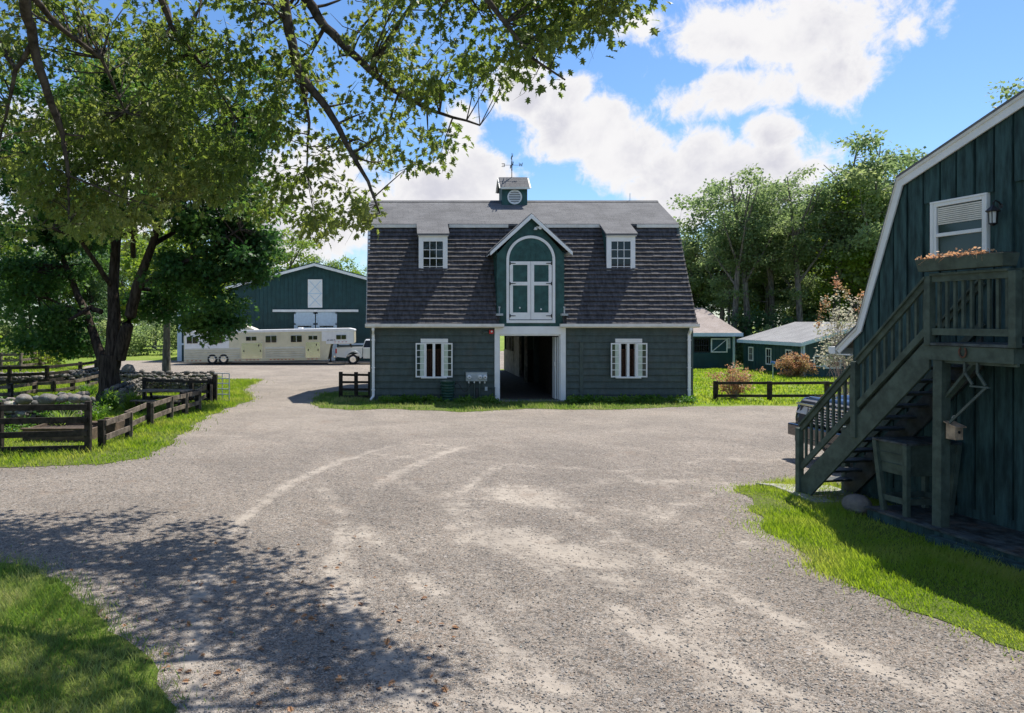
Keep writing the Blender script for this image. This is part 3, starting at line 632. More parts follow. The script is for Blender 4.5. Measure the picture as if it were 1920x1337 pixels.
for s_ in (-1, 1):
    ex = fc + s_ * (fc - bx(918)); ez = bz(475)
    v0 = Vector((ex, 0, ez)); v1 = Vector((fc, 0, pk + .02)); mb.hexa([(ex,YF-.26,ez-.10),(fc,YF-.26,pk-.12),(fc,YF-.222,pk-.12),(ex,YF-.222,ez-.10),(ex,YF-.26,ez+.03),(fc,YF-.26,pk+.045),(fc,YF-.222,pk+.045),(ex,YF-.222,ez+.03)])
    mb.hexa([(ex,YF-.222,ez-.05),(ex-s_*.1,YF-.222,ez+.02),(ex-s_*.1,YF+1.6,ez+.02),(ex,YF+1.6,ez-.05),(ex,YF-.222,ez-.01),(ex-s_*.1,YF-.222,ez+.06),(ex-s_*.1,YF+1.6,ez+.06),(ex,YF+1.6,ez-.01)])
mb.build('rake_board', 'white', gd, bevel=.004, world=True)
mb = MB(); y0, y1 = YF - .095, YF - .035; n = 28; ro = .88; ri = .785
for i in range(n):
    a0, a1 = math.pi * i / n, math.pi * (i + 1) / n
    q = [(fc + r*math.cos(a), ac + r*math.sin(a)) for r, a in ((ri, a0), (ro, a0), (ro, a1), (ri, a1))]
    mb.prism(q, 'y', y0, y1)
mb.box(fc - ro, fc - ri, y0, y1, ab, ac); mb.box(fc + ri, fc + ro, y0, y1, ab, ac); mb.box(fc - ro, fc + ro, y0 - .03, y1, ab - .03, ab + .07)
mb.build('arch_trim', 'white', gd, world=True)
mb = MB(); q = [(fc + .78*math.cos(a), ac + .78*math.sin(a)) for a in [math.pi*j/24 for j in range(25)]]
mb.prism([(fc + .78, ac)] + q[1:] , 'y', YF - .056, YF - .038)
for i in range(-3, 4):
    x = fc + i * .18; zt = ac + math.sqrt(max(0, .60**2 - (x - fc)**2)); mb.box(x - .006, x + .006, YF - .062, YF - .05, ac + .05, zt)
for i in range(20):
    a0, a1 = math.pi * i / 20, math.pi * (i + 1) / 20
    mb.prism([(fc + r*math.cos(a), ac + r*math.sin(a)) for r, a in ((.60, a0), (.615, a0), (.615, a1), (.60, a1))], 'y', YF - .066, YF - .05)
mb.build('arch_panel', 'teal', gd, world=True)
dz0, dz1 = bz(599), bz(490.5); dm = bz(532)
for s_ in (-1, 1):
    xa, xb = (fc - .76, fc - .006) if s_ < 0 else (fc + .006, fc + .76)
    mb = MB(); yy0, yy1 = YF - .085, YF - .04
    e = .115; mb.box(xa, xa + e, yy0, yy1, dz0, dz1); mb.box(xb - e, xb, yy0, yy1, dz0, dz1)
    for (za, zb_) in ((dz0, dz0 + .25), (dm - .065, dm + .065), (dz1 - .125, dz1)): mb.box(xa + e, xb - e, yy0 + .002, yy1, za, zb_)
    dr = mb.build('hayloft_door', 'white', gd, bevel=.003, world=True)
    mb = MB(); mb.box(xa + e, xb - e, YF - .06, YF - .045, dz0 + .25, dz1 - .125); mb.build('panel', 'teal', dr, world=True)
    ho = xa if s_ < 0 else xb
    for z in (dz0 + .13, dm, dz1 - .07):
        mb = MB()
        mb.box(min(ho, ho - s_*.02) - .012, max(ho, ho - s_*.02) + .012, yy0 - .012, yy0 - .001, z - .06, z + .06); x2 = ho - s_ * .2
        mb.prism([(ho, z - .02), (x2, z - .012), (x2 - s_*.02, z), (x2, z + .012), (ho, z + .02)], 'y', yy0 - .014, yy0 - .002)
        mb.build('hinge', 'black', dr, world=True)
    mb = MB(); mb.lathe([(.03, 0), (.03, -.02), (.015, -.03)], ((xa + xb) / 2 - .01, YF - .06, dz0 + .42 - (.05 if s_ > 0 else 0)), 'y', 12); mb.build('knob', 'white', dr, world=True)
mb = MB(); lx = bx(1008); lz = bz(428)
mb.lathe([(.05, 0), (.05, -.03)], (lx - .02, YF - .04, lz + .02), 'y', 14)
for dx_ in (-.1, .06): mb.tube([(lx - .02, YF - .07, lz), (lx + dx_, YF - .13, lz)], .012, 6); mb.lathe([(.03, .02), (.06, -.05), (.065, -.07), (.05, -.075)], (lx + dx_, YF - .13, lz), 'y' if dx_ > 0 else 'z', 14)
mb.build('floodlight', 'white', gd, world=True, smooth=True)
for x in (bx(935), bx(1056)):
    mb = MB(); mb.box(x - .12, x + .12, YF - .3, YF - .06, bz(592), bz(588)); mb.box(x - .02, x + .02, YF - .2, YF - .16, bz(588), bz(577)); mb.box(x - .035, x + .035, YF - .21, YF - .15, bz(577), bz(575)); mb.build('eave_bracket', 'meterbox' if x < 4 else 'meterbox', gd, world=True)
# --- cupola
cu = empty('cupola', (0, 0, 0)); cu.parent = barn; cu.location = Vector((4.8, 32.09, 7.5)) - barn.location
cx0, cx1, cy0, cy1 = 4.28, 5.32, 31.65, 32.53
mb = MB(); mb.prism([(cy0, 7.45), (cy1, 7.45), (cy1, 8.32), (32.09, 8.78), (cy0, 8.32)], 'x', cx0, cx1); mb.build('cupola_box', 'teal', cu, world=True)
mb = MB()
for s_ in (-1, 1):
    ye = 32.09 + s_ * .60
    mb.hexa([(cx0-.07,ye,8.29),(cx1+.07,ye,8.29),(cx1+.07,32.09,8.80),(cx0-.07,32.09,8.80),(cx0-.07,ye,8.36),(cx1+.07,ye,8.36),(cx1+.07,32.09,8.87),(cx0-.07,32.09,8.87)])
mb.build('cupola_roof', 'asphalt_shingle', cu, world=True)
mb = MB()
for x in (cx0 - .095, cx1 + .072):
    for s_ in (-1, 1): mb.bar((x + .012, 32.09 + s_*.6, 8.31), (x + .012, 32.09, 8.82), .025, .09, (1, 0, 0))
mb.box(cx0 - .07, cx1 + .07, 32.09 - .625, 32.09 - .60, 8.27, 8.36); mb.build('cupola_fascia', 'cream', cu, world=True)
lc = (4.80, cy0, 7.97); mb = MB(); mb.lathe([(.255, 0), (.255, -.006)], lc, 'y', 32); mb.build('vent_shade_disc', 'plastic', cu, world=True)  # dark disc stands for the shade between and behind the slats
mb = MB()
for i in range(32):
    a0, a1 = 2*math.pi*i/32, 2*math.pi*(i+1)/32
    mb.prism([(lc[0]+q*math.cos(a), lc[2]+q*math.sin(a)) for q, a in ((.245,a0),(.30,a0),(.30,a1),(.245,a1))], 'y', cy0-.045, cy0-.001)
for i in range(-3, 4):
    z = i * .07; w_ = math.sqrt(max(.0, .25**2 - z*z)); mb.box(lc[0]-w_, lc[0]+w_, cy0-.035, cy0-.012, lc[2]+z-.018, lc[2]+z+.018)
lv = mb.build('louvre', 'white', cu, world=True)
wv = empty('weather_vane', (4.75, 32.09, 8.87), 'black iron weather vane with direction letters on the cupola ridge', 'weather vane')
mb = MB(); mb.tube([(0,0,0),(0,0,1.0)], [.018,.008], 8); mb.lathe([(.0,-.05),(.035,0),(.0,.05)], (0,0,.30), 'z', 10); mb.lathe([(.0,-.04),(.03,0),(.0,.04)], (0,0,.72), 'z', 10)
mb.tube([(-.32,0,.5),(.32,0,.5)], .008, 6); mb.tube([(0,-.3,.5),(0,.3,.5)], .008, 6); mb.lathe([(.02,-.2),(.028,0),(.02,.15)], (0,0,.52), 'z', 8); mb.build('mast', 'black', wv)
def letter(name, strokes, x, y, z, s, axis='x'):
    mb = MB()
    for (a, b_, c, d) in strokes:
        A = (x + a*s, y, z + b_*s); Bp = (x + c*s, y, z + d*s)
        if axis == 'y': A = (x, y + a*s, z + b_*s); Bp = (x, y + c*s, z + d*s)
        mb.bar(A, Bp, .02, .02)
    return mb.build(name, 'black', wv)
letter('letter', [(1,0,1,1),(0,0,1,0),(.2,.5,1,.5),(0,1,1,1)], -.42, 0, .44, .12)                # E seen from behind
letter('letter', [(0,1,.25,0),(.25,0,.5,.8),(.5,.8,.75,0),(.75,0,1,1)], .30, 0, .45, .15)        # W
letter('letter', [(0,0,0,1),(0,1,1,0),(1,0,1,1)], 0, .3, .44, .12, 'y')
letter('letter', [(0,0,1,0),(1,0,1,.5),(1,.5,0,.5),(0,.5,0,1),(0,1,1,1)], 0, -.4, .44, .12, 'y')
vane = MB(); vane.prism([(-.28,.80),(.12,.80),(.12,.76),(.3,.83),(.12,.90),(.12,.86),(-.2,.86),(-.3,.93)], 'x', -.006, .006); vane.build('arrow', 'black', wv)
rod = MB(); rod.tube([(bx(1183)*1.14, 32.09, 7.85), (bx(1183)*1.14, 32.09, 8.2)], .012, 6); ro_ = rod.build('lightning_rod', 'galv', barn, world=True)
# --- interior: floor, posts, stalls, rear wing
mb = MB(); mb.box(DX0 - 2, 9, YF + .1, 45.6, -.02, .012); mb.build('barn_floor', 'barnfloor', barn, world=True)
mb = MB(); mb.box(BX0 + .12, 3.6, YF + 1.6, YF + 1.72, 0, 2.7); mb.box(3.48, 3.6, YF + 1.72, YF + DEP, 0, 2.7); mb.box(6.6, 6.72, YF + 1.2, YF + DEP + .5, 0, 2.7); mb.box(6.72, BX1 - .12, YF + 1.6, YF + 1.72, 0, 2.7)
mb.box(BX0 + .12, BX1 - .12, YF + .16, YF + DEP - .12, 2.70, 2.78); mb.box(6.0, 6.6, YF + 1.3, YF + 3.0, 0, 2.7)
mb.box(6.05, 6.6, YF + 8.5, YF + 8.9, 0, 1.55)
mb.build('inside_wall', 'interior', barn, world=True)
wing = empty('rear_wing', (0, 0, 0)); wing.parent = barn; wing.location = Vector((5, 41, 0)) - barn.location; y0, y1 = YF + DEP, 45.7
mb = MB(); mb.box(9.3, 9.42, y0, y1, 0, 2.4); mb.box(1.0, 1.12, y0, y0 + 1.6, 0, 2.4); mb.box(1.0, 3.72, y1 - .12, y1, 0, 2.4); mb.box(6.32, 9.42, y1 - .12, y1, 0, 2.4); mb.box(3.72, 6.32, y1 - .12, y1, 2.1, 2.4)  # unseen left side left open to let daylight onto the stall fronts
for x in (1.0, ): 
    mb.box(1.0, 9.42, y1 - .12, y1, 2.4, 2.45); mb.build('wing_wall', 'siding', wing, world=True)
    for yy in (y0 + 3.4, y0 + 5.2, y0 + 7, y1 - .35): mb = MB(); mb.box(x, x + .15, yy, yy + .15, 0, 2.4); mb.build('post', 'siding', wing, world=True)
mb = MB(); mb.prism([(.7, 2.35), (5.2, 4.1), (9.7, 2.35), (9.7, 2.45), (5.2, 4.22), (.7, 2.45)], 'y', y0 - .3, y1 + .4); mb.build('wing_roof', 'asphalt_shingle', wing, world=True)
mb = MB(); yy = 40.0
for (a, b_, zt) in ((44.4, 44.6, 2.1), (43.6, 43.8, 2.1), (42.6, 42.75, 2.1), (41.6, 41.8, 2.1)): mb.box(6.3, 6.42, a, b_, 0, zt)
mb.box(6.31, 6.38, 41.8, 45.5, 0, 1.25)
for k in range(9): y_ = 41.9 + k * .42; mb.box(6.285, 6.31, y_, y_ + .36, .03, 1.25)
mb.box(6.30, 6.42, 40.0, 41.5, 0, 2.1)
mb.build('stall_front', 'stallwood', wing, world=True)
mb = MB(); mb.box((984-CX)*36.2/F, (989-CX)*36.2/F, 36.2, 36.33, 0, 2.7); mb.build('post', 'stallwood', barn, world=True)

# ------------------------------------------------------------------ things on and by the barn wall
mt = empty('meter_cabinet', (bx(893), YF - .05, bz(706)), 'grey metal cabinet with three round meters on the barn wall left of the doorway', 'electric meter')
mb = MB(); mb.box(bx(873), bx(912), YF - .22, YF - .045, bz(714), bz(698)); mb.box(bx(873)-.01, bx(912)+.01, YF - .235, YF - .045, bz(698), bz(697.2)); mb.build('cabinet', 'meterbox', mt, bevel=.006, world=True)
for px in (878.5, 898.8, 908): 
    mb = MB(); mb.lathe([(.075, 0), (.075, -.06), (.068, -.07), (.066, -.11), (.05, -.125)], (bx(px), YF - .22, bz(706.2)), 'y', 20); me_ = mb.build('meter', 'white', mt, world=True, smooth=True)
    mb = MB(); mb.box(bx(px) - .03, bx(px) + .03, YF - .352, YF - .346, bz(706.8), bz(705.6)); mb.build('dial', 'black', me_, world=True)
for px, zt in ((878.3, 0), (888.5, 0), (898.8, 0), (908, 1)):
    mb = MB(); 
    if not zt: mb.tube([(bx(px), YF - .12, bz(714)), (bx(px), YF - .12, 0)], .028, 10)
    mb.build('conduit', 'siding', mt, world=True) if not zt else None
    mb = MB(); mb.lathe([(.03, 0), (.032, -.07), (.02, -.09)], (bx(px), YF - .12, bz(714.3)), 'z', 10); mb.build('conduit_fitting', 'galv', mt, world=True)
mb = MB(); mb.box(bx(891.5), bx(896), YF - .14, YF - .05, bz(738), bz(728)); mb.bar((bx(894), YF - .1, bz(738)), (bx(893), YF - .1, .05), .06, .05); tag(mb.build('junction_box', 'plastic', None, bevel=.005), 'small dark box on the wall beneath the meter cabinet', 'junction box')
mb = MB(); mb.box(bx(908.5), bx(913.5), YF - .12, YF - .045, bz(732.5), bz(725)); ou = tag(mb.build('outdoor_socket', 'meterbox', None, bevel=.008), 'little pale grey socket box low on the barn wall right of the meters', 'socket')
for px, zt, lb in ((923, 729, 'taller thin green pipe standing by the left door post, nearer the window'), (927-.7, 727.5, 'thin green pipe tight against the white left door post')):
    mb = MB(); mb.tube([(bx(px), YF - .12, 0), (bx(px), YF - .12, bz(zt))], .022, 10); mb.lathe([(.03, 0), (.03, .03), (.012, .045)], (bx(px), YF - .12, bz(zt)), 'z', 10); tag(mb.build('standpipe', 'siding', None), lb.replace('taller ', ''), 'pipe', 'pipes beside the door post')
mb = MB(); mb.prism([(bx(916.5), bz(618.5)), (bx(924.3), bz(618.5)), (bx(924.3), bz(626)), (bx(916.5), bz(626))], 'y', YF - .13, YF - .04)
al = tag(mb.build('alarm_light', 'redlens', None, bevel=.012), 'small red alarm box on the barn wall at the upper left of the doorway', 'alarm')
mb = MB(); mb.lathe([(.035, 0), (.03, -.03), (.01, -.04)], (bx(921), YF - .13, bz(621.5)), 'y', 14); mb.build('lamp', 'white', al, world=True)
mb = MB(); mb.box(bx(905), bx(915), YF - .1, YF - .04, bz(626), bz(620.5)); mb.box(bx(906), bx(914), YF - .115, YF - .1, bz(625), bz(621.5)); tag(mb.build('wall_vent', 'siding', None, bevel=.01), 'dark green vent hood on the barn wall beside the red alarm box', 'vent')
hp = empty('hose_pot', (bx(838), YF - .42, 0), 'ribbed dark green plastic hose holder standing by the barn wall', 'hose holder')
mb = MB(); prof = [(.20, .02)]
for i in range(6): z = .08 + i * .1; prof += [(.20 + i*.006, z), (.235 + i*.006, z + .03), (.235 + i*.006, z + .05), (.20 + i*.006, z + .08)]
prof += [(.25, .70), (.27, .74), (.27, .76), (.1, .79)]
mb.lathe(prof, (0, 0, 0), 'z', 20); mb.T = None; mb.build('pot', 'greenplastic', hp, smooth=True)
mb = MB(); pts = [(.25 + .02*math.cos(a) , -.02, .45 + .1*math.sin(a)) for a in (0,)] 
mb.tube([(.2 + i*.05, .12, .52 + .16*math.sin(i*.55)) for i in range(16)], .014, 6); mb.build('hose', 'black', hp)

# ================================================================== nearby building on the right (local x along its gable wall towards the camera, local y into it)
RZA = math.atan2(-.9866, .1633)
nb = empty('gambrel_house', (7.57, 13.22, 0), 'dark green board and batten house with white rakes and an upstairs window', 'house', rz=RZA)
rake = [(0, 2.42), (.476, 2.79), (1.31, 5.09), (5.0, 6.41), (8.69, 5.09), (9.524, 2.79), (10, 2.42)]
wall = [(.30, 0), (.30, 2.60), (.58, 2.82), (1.38, 5.02), (5.0, 6.32), (8.62, 5.02), (9.42, 2.82), (9.7, 2.6), (9.7, 0)]
mb = MB(); mb.prism(wall, 'y', 0, .12); mb.prism(wall, 'y', 8.9, 9.02); mb.box(.3, .42, .12, 8.9, 0, 2.6); mb.box(9.58, 9.7, .12, 8.9, 0, 2.6)
def topz(a):
    for p, q in zip(wall[1:-1], wall[2:-1]):
        if p[0] <= a <= q[0]: return p[1] + (q[1] - p[1]) * (a - p[0]) / (q[0] - p[0])
    return 2.6
a = .34; k = 0
hw = (1.90, 2.77, 3.72, 4.61)
while a < 9.7:            # battens, broken by the window and the landing door
    zt = topz(a) - .02; w_ = .028
    segs = [(.2, zt)]
    if hw[0] - .25 < a < hw[1] + .02: segs = [(.2, hw[2] - .03), (hw[3] + .03, zt)]
    if 3.10 < a < 4.40: segs = [(.2, 2.6), (4.72, zt)]
    bw = .262 + (.012 if k % 3 else -.01)
    for (p, q) in segs: mb.hexa([(a-w_,-.006,p),(a+w_,-.006,p),(a+w_,.01,p),(a-w_,.01,p),(a-w_,-.03,q),(a+w_,-.03,q),(a+w_,.01,q),(a-w_,.01,q)]) if False else (lambda ql, qr, yf: mb.hexa([(a+.014,yf,p),(a+bw-.004,yf,p),(a+bw-.004,.01,p),(a+.014,.01,p),(a+.014,yf,ql),(a+bw-.004,yf,qr),(a+bw-.004,.01,qr),(a+.014,.01,ql)]))(min(q, topz(a+.014)-.01) if q < zt - .05 else topz(a+.014)-.01, min(q, topz(min(9.6,a+bw))-.01) if q < zt - .05 else topz(min(9.6,a+bw))-.01, -.036 - .006*(k % 2))
    a += .278 + (.012 if k % 3 else -.01); k += 1
mb.box(.3, 9.7, -.04, .01, .12, .30)
mb.build('wall', 'rboard', nb)
mb = MB(); th = .07
def rk(mb, off0, off1, y0, y1, pts=rake):
    for (p, q) in zip(pts[:-1], pts[1:]):
        mb.hexa([(p[0],y0,p[1]+off0),(q[0],y0,q[1]+off0),(q[0],y1,q[1]+off0),(p[0],y1,p[1]+off0),(p[0],y0,p[1]+off1),(q[0],y0,q[1]+off1),(q[0],y1,q[1]+off1),(p[0],y1,p[1]+off1)])
rk(mb, .012, .05, -.10, 9.2); mb.build('roof', 'black' if False else 'asphalt_shingle', nb)
mb = MB()
inner = [(.08, 2.35), (.565, 2.725), (1.40, 4.97), (5.0, 6.26), (8.60, 4.97), (9.435, 2.725), (9.92, 2.35)]
for (p, q, r_, s_) in zip(rake[:-1], rake[1:], inner[:-1], inner[1:]):
    mb.hexa([(r_[0],-.085,r_[1]),(s_[0],-.085,s_[1]),(s_[0],-.06,s_[1]),(r_[0],-.06,r_[1]),(p[0],-.085,p[1]),(q[0],-.085,q[1]),(q[0],-.06,q[1]),(p[0],-.06,p[1])])
mb.build('rake_board', 'white', nb)
mb = MB()
outer2 = [(x, z + .014) for x, z in rake]
rk(mb, -.035, .011, -.098, -.086); mb.build('rake_trim', 'cream', nb)
mb = MB()
rk(mb, -.02, .010, -.059, .0); mb.build('soffit', 'white', nb)
mb = MB(); mb.prism([(-.20, 2.33), (-.205, 2.43), (.0, 2.43), (.0, 2.30), (-.14, 2.30)], 'x', 0, .0) if False else None
mb.prism([(-.14, 2.36), (-.15, 2.46), (.01, 2.46), (.01, 2.34), (-.10, 2.34)], 'y', -.11, 9.2); mb.box(.0, .3, -.058, .0, 2.325, 2.345); mb.build('gutter', 'white', nb)
# upstairs window
w = empty('window', (hw[0], 0, hw[2])); w.parent = nb
wl, wr, wb_, wt = 0, hw[1] - hw[0], 0, hw[3] - hw[2]
mb = MB(); e = .03; mb.box(wl - .02, wl + e, -.06, .02, wb_, wt); mb.box(wr - e + .02, wr + .02, -.06, .02, wb_, wt); mb.box(wl - .02, wr + .02, -.063, .02, wt, wt + e); mb.box(wl - .03, wr + .03, -.065, .02, wb_ - .04, wb_)
mb.box(wl + e, wl + e + .05, -.05, .0, wb_, wt); mb.box(wr - e - .03, wr - e + .02, -.05, .0, wb_, wt); mb.box(wl + e + .05, wr - e - .03, -.053, 0, wt - .05, wt); mb.box(wl + e + .05, wr - e - .03, -.060, 0, .40, .45)
mb.build('window_frame', 'white', w, bevel=.004)
mb = MB(); mb.box(wl + e + .05, wr - e - .03, -.012, -.004, wb_, wt); mb.build('pane', 'glassgreen', w)
mb = MB()
for i in range(9): z = wt - .07 - i * .028; mb.box(wl + e + .06, wr - e - .04, -.034, -.018, z - .020, z)
mb.build('blind', 'cream', w)
ld = empty('door', (3.40, 0, 2.62)); ld.parent = nb
mb = MB(); mb.box(-.08, .0, -.05, .02, 0, 2.05); mb.box(.85, .93, -.05, .02, 0, 2.05); mb.box(-.08, .93, -.055, .02, 1.97, 2.07); mb.build('door_frame', 'white', ld)
mb = MB(); mb.box(0, .85, -.02, .01, 0, 1.97); mb.box(.12, .73, -.028, -.01, 1.1, 1.8); mb.box(.12, .40, -.028, -.01, .15, .95); mb.box(.45, .73, -.028, -.01, .15, .95); mb.build('leaf', 'bluish', ld)
mb = MB(); mb.lathe([(.03, 0), (.03, -.03), (.01, -.06)], (.07, -.02, 1.0), 'y', 12); mb.build('handle', 'brass', ld)
# coach lantern
ln = empty('wall_lantern', nb.matrix_world @ Vector((0, 0, 0)), 'black coach lantern on the wall beside the upstairs window', 'lantern')
def RL(a, b_, z): c, s_ = math.cos(RZA), math.sin(RZA); return Vector((7.57 + a*c - b_*s_, 13.22 + a*s_ + b_*c, z))
ln.location = RL(2.98, -.01, 4.33); ln.rotation_euler = (0, 0, RZA)
mb = MB(); mb.lathe([(.05, 0), (.055, -.02), (.03, -.035)], (0, 0, .10), 'y', 14); mb.tube([(0,-.02,.10), (0,-.06,.15), (0,-.12,.17), (0,-.15,.14), (0,-.15,.10)], .01, 8)
mb.lathe([(.012,.11),(.03,.09),(.075,.045),(.09,.03),(.085,.02),(.06,.02)], (0,-.15,0), 'z', 6)
for i in range(6): a_ = math.pi*i/3 + .01; mb.bar((.055*math.cos(a_), -.15+.055*math.sin(a_), .02), (.045*math.cos(a_), -.15+.045*math.sin(a_), -.13), .008, .008)
mb.lathe([(.05,-.13),(.055,-.14),(.03,-.155),(.01,-.17)], (0,-.15,0), 'z', 6); mb.build('bracket', 'black', ln)
mb = MB(); mb.lathe([(.046,.018),(.04,-.13)], (0,-.15,0), 'z', 12); mb.build('lamp_glass', 'lampglass', ln)
# --- landing and stairs (one thing)
OB = -.92
st = empty('outside_staircase', RL(1.5, -.5, 0), 'green wooden outside staircase with balusters rising to an upstairs landing', 'staircase'); st.rotation_euler = (0, 0, RZA)
def LT(): return Matrix.Translation((-1.5, .5, 0))
def smb(): m_ = MB(); m_.T = LT(); return m_
L0, L1, LZ = 2.77, 3.97, 2.62
mb = smb(); mb.box(L0, L1, OB - .02, OB + .02, 2.385, 2.575); mb.box(L0, L0 + .04, OB + .02, 0, 2.39, 2.575); mb.box(L1 - .04, L1, OB + .02, -.03, 2.39, 2.575); mb.box(L0 + .04, L1 + .0, OB + .03, OB + .07, 2.35, 2.40); mb.box(L0+.1, L1-.04, -.08, -.035, 2.39, 2.57)
for k in range(3): mb.box(L0 + .35 + k*.28, L0 + .39 + k*.28, OB + .02, -.08, 2.40, 2.575)
mb.build('landing_beam', 'stair', st, bevel=.004)
mb = smb(); n = 9
for k in range(7): y0 = OB - .04 + k * .133; mb.box(L0 - .03, L1 + .03, y0, y0 + .127, 2.58, 2.615)
mb.build('landing_board', 'deck', st, bevel=.003)
def rail_run(a0, z0, a1, z1, b0, b1, n, hgt, low, name='balustrade'):
    """top rail, bottom rail and balusters between two points"""
    t = smb(); A0, A1 = Vector((a0, b0, 0)), Vector((a1, b1, 0))
    def pt(u, z): p = A0.lerp(A1, u); return (p.x, p.y, z + z0 + (z1 - z0) * u)
    t.bar(pt(0, hgt), pt(1, hgt), .04, .09); t.bar(pt(0, hgt + .055), pt(1, hgt + .055), .115, .03)
    t.build('handrail', 'stair', st, bevel=.004)
    t = smb(); t.bar(pt(0, low), pt(1, low), .04, .09); t.build('bottom_rail', 'stair', st, bevel=.004)
    d = (A1 - A0).normalized(); off = Vector((-d.y, d.x, 0)) * .035
    for k in range(n):
        u = (k + .6) / (n + .2); t = smb(); p = pt(u, low - .02); q = pt(u, hgt + .02)
        t.bar((p[0]+off.x, p[1]+off.y, p[2]), (q[0]+off.x, q[1]+off.y, q[2]), .035, .035); t.build('baluster', 'stair', st)
# slope
za, zb_ = .22, 2.60; A0_, A1_ = .20, L0
def sz(a): return za + (zb_ - za) * (a - A0_) / (A1_ - A0_)
mid = 1.44
rail_run(A0_ + .04, sz(A0_ + .04), mid - .05, sz(mid - .05), OB, OB, 9, .86, .22)
rail_run(mid + .05, sz(mid + .05), L0 - .03, sz(L0 - .03), OB, OB, 9, .86, .22)
rail_run(A0_ + .04, sz(A0_ + .04), L0 - .03, sz(L0 - .03), -.06, -.06, 0, .86, .30)
rail_run(L0 + .05, LZ, L1 - .05, LZ, OB, OB, 9, .84, .14)
rail_run(L1, LZ, L1 + .001, LZ, OB + .06, -.02, 6, .84, .14)
for (a_, z0, z1, b_) in ((A0_, .03, 1.12, OB), (mid, sz(mid) - .22, sz(mid) + .92, OB), (L0, 2.58, 3.5, OB), (L1, 2.58, 3.5, OB), (A0_, .03, 1.12, -.06)):
    t = smb(); t.box(a_ - .047, a_ + .047, b_ - .047, b_ + .047, z0, z1); t.build('newel_post', 'stair', st, bevel=.006)
for b_ in (OB + .01, -.10):
    t = smb(); y0, y1 = b_ - .02, b_ + .02
    t.prism([(A0_ + .03, .05), (A0_ + .26, .05), (L0, sz(L0) - .34), (L0, sz(L0) + .09), (A0_ + .03, sz(A0_) + .07)], 'y', y0, y1); t.build('stringer', 'stair' if b_ < -.5 else 'treadwood_shade', st, bevel=.004)
NS = 12
for k in range(NS):
    a_ = A0_ + (A1_ - A0_) * (k + .5) / NS; z_ = za - .02 + (zb_ - za) * (k + .25) / NS
    t = smb(); t.box(a_ - .14, a_ + .12, OB + .034, -.124, z_, z_ + .035); t.build('tread', 'treadwood_shade', st, bevel=.004)
t = smb(); t.bar((2.86, OB + .08, .08), (2.90, OB + .06, 2.385), .14, .14, (0, 1, 0)); t.build('support_post', 'stair', st, bevel=.006)
t = smb(); t.bar((2.86, OB + .08, .0), (2.86, OB + .08, .09), .2, .2, (0, 1, 0)); t.build('post_footing', 'concrete', st)
t = smb(); t.bar((2.95, OB + .1, 1.9), (3.35, OB + .1, 2.36), .035, .09, (0, 1, 0)); t.build('brace', 'stair', st)
# small hanging things
hs_ = empty('horseshoe', RL(3.30, OB - .03, 2.44), 'rusty horseshoe nailed points up to the landing beam', 'horseshoe', rz=RZA)
mb = MB(); mb.tube([(.05*math.cos(a_), -.004, .07 + .07*math.sin(a_) if math.sin(a_) < 0 else .07 + .06*math.sin(a_)) for a_ in [R(-235 + i*17) for i in range(18)]], .011, 6); mb.build('shoe', 'rust', hs_)
hk = empty('bracket_hook', RL(3.36, OB + .02, 2.2), 'pair of pale green metal arms hanging below the landing beam', 'bracket', rz=RZA)
for dx_ in (-.08, .10):
    mb = MB(); mb.bar((dx_, 0, .18), (dx_, 0, .04), .03, .02, (0, 1, 0)); mb.bar((dx_, 0, .05), (dx_ + .11, 0, -.10), .03, .02, (0, 1, 0)); mb.build('arm', 'galv' if False else 'siding', hk)
mb = MB(); mb.bar((.0, 0, -.12), (.26, 0, -.12), .02, .03, (0, 1, 0)); mb.bar((.22, 0.0, -.12), (-.3, .0, -.62), .03, .02, (0, 1, 0)); mb.build('rod', 'siding', hk)
bh = empty('birdhouse', RL(3.05, OB + .1, 1.46), 'small weathered wooden birdhouse fixed to the landing post', 'birdhouse', rz=RZA)
mb = MB(); mb.prism([(-.07, -.10), (.07, -.10), (.07, .06), (-.07, .11)], 'y', -.06, .06); mb.build('box', 'cedar', bh, bevel=.003)
mb = MB(); mb.hexa([(-.09,-.08,.115),(.10,-.08,.06),(.10,.08,.06),(-.09,.08,.115),(-.09,-.08,.13),(.10,-.08,.075),(.10,.08,.075),(-.09,.08,.13)]); mb.build('lid', 'cedar', bh)
mb = MB(); mb.lathe([(.02, 0), (.02, .004)], (.07, 0, .0), 'x', 12); mb.build('entrance_hole', 'black', bh)
mb = MB(); mb.tube([(-.06, 0, .12), (-.02, 0, .2), (.04, 0, .22), (.1, 0, .27)], .006, 5); mb.build('hanger', 'galv', bh)
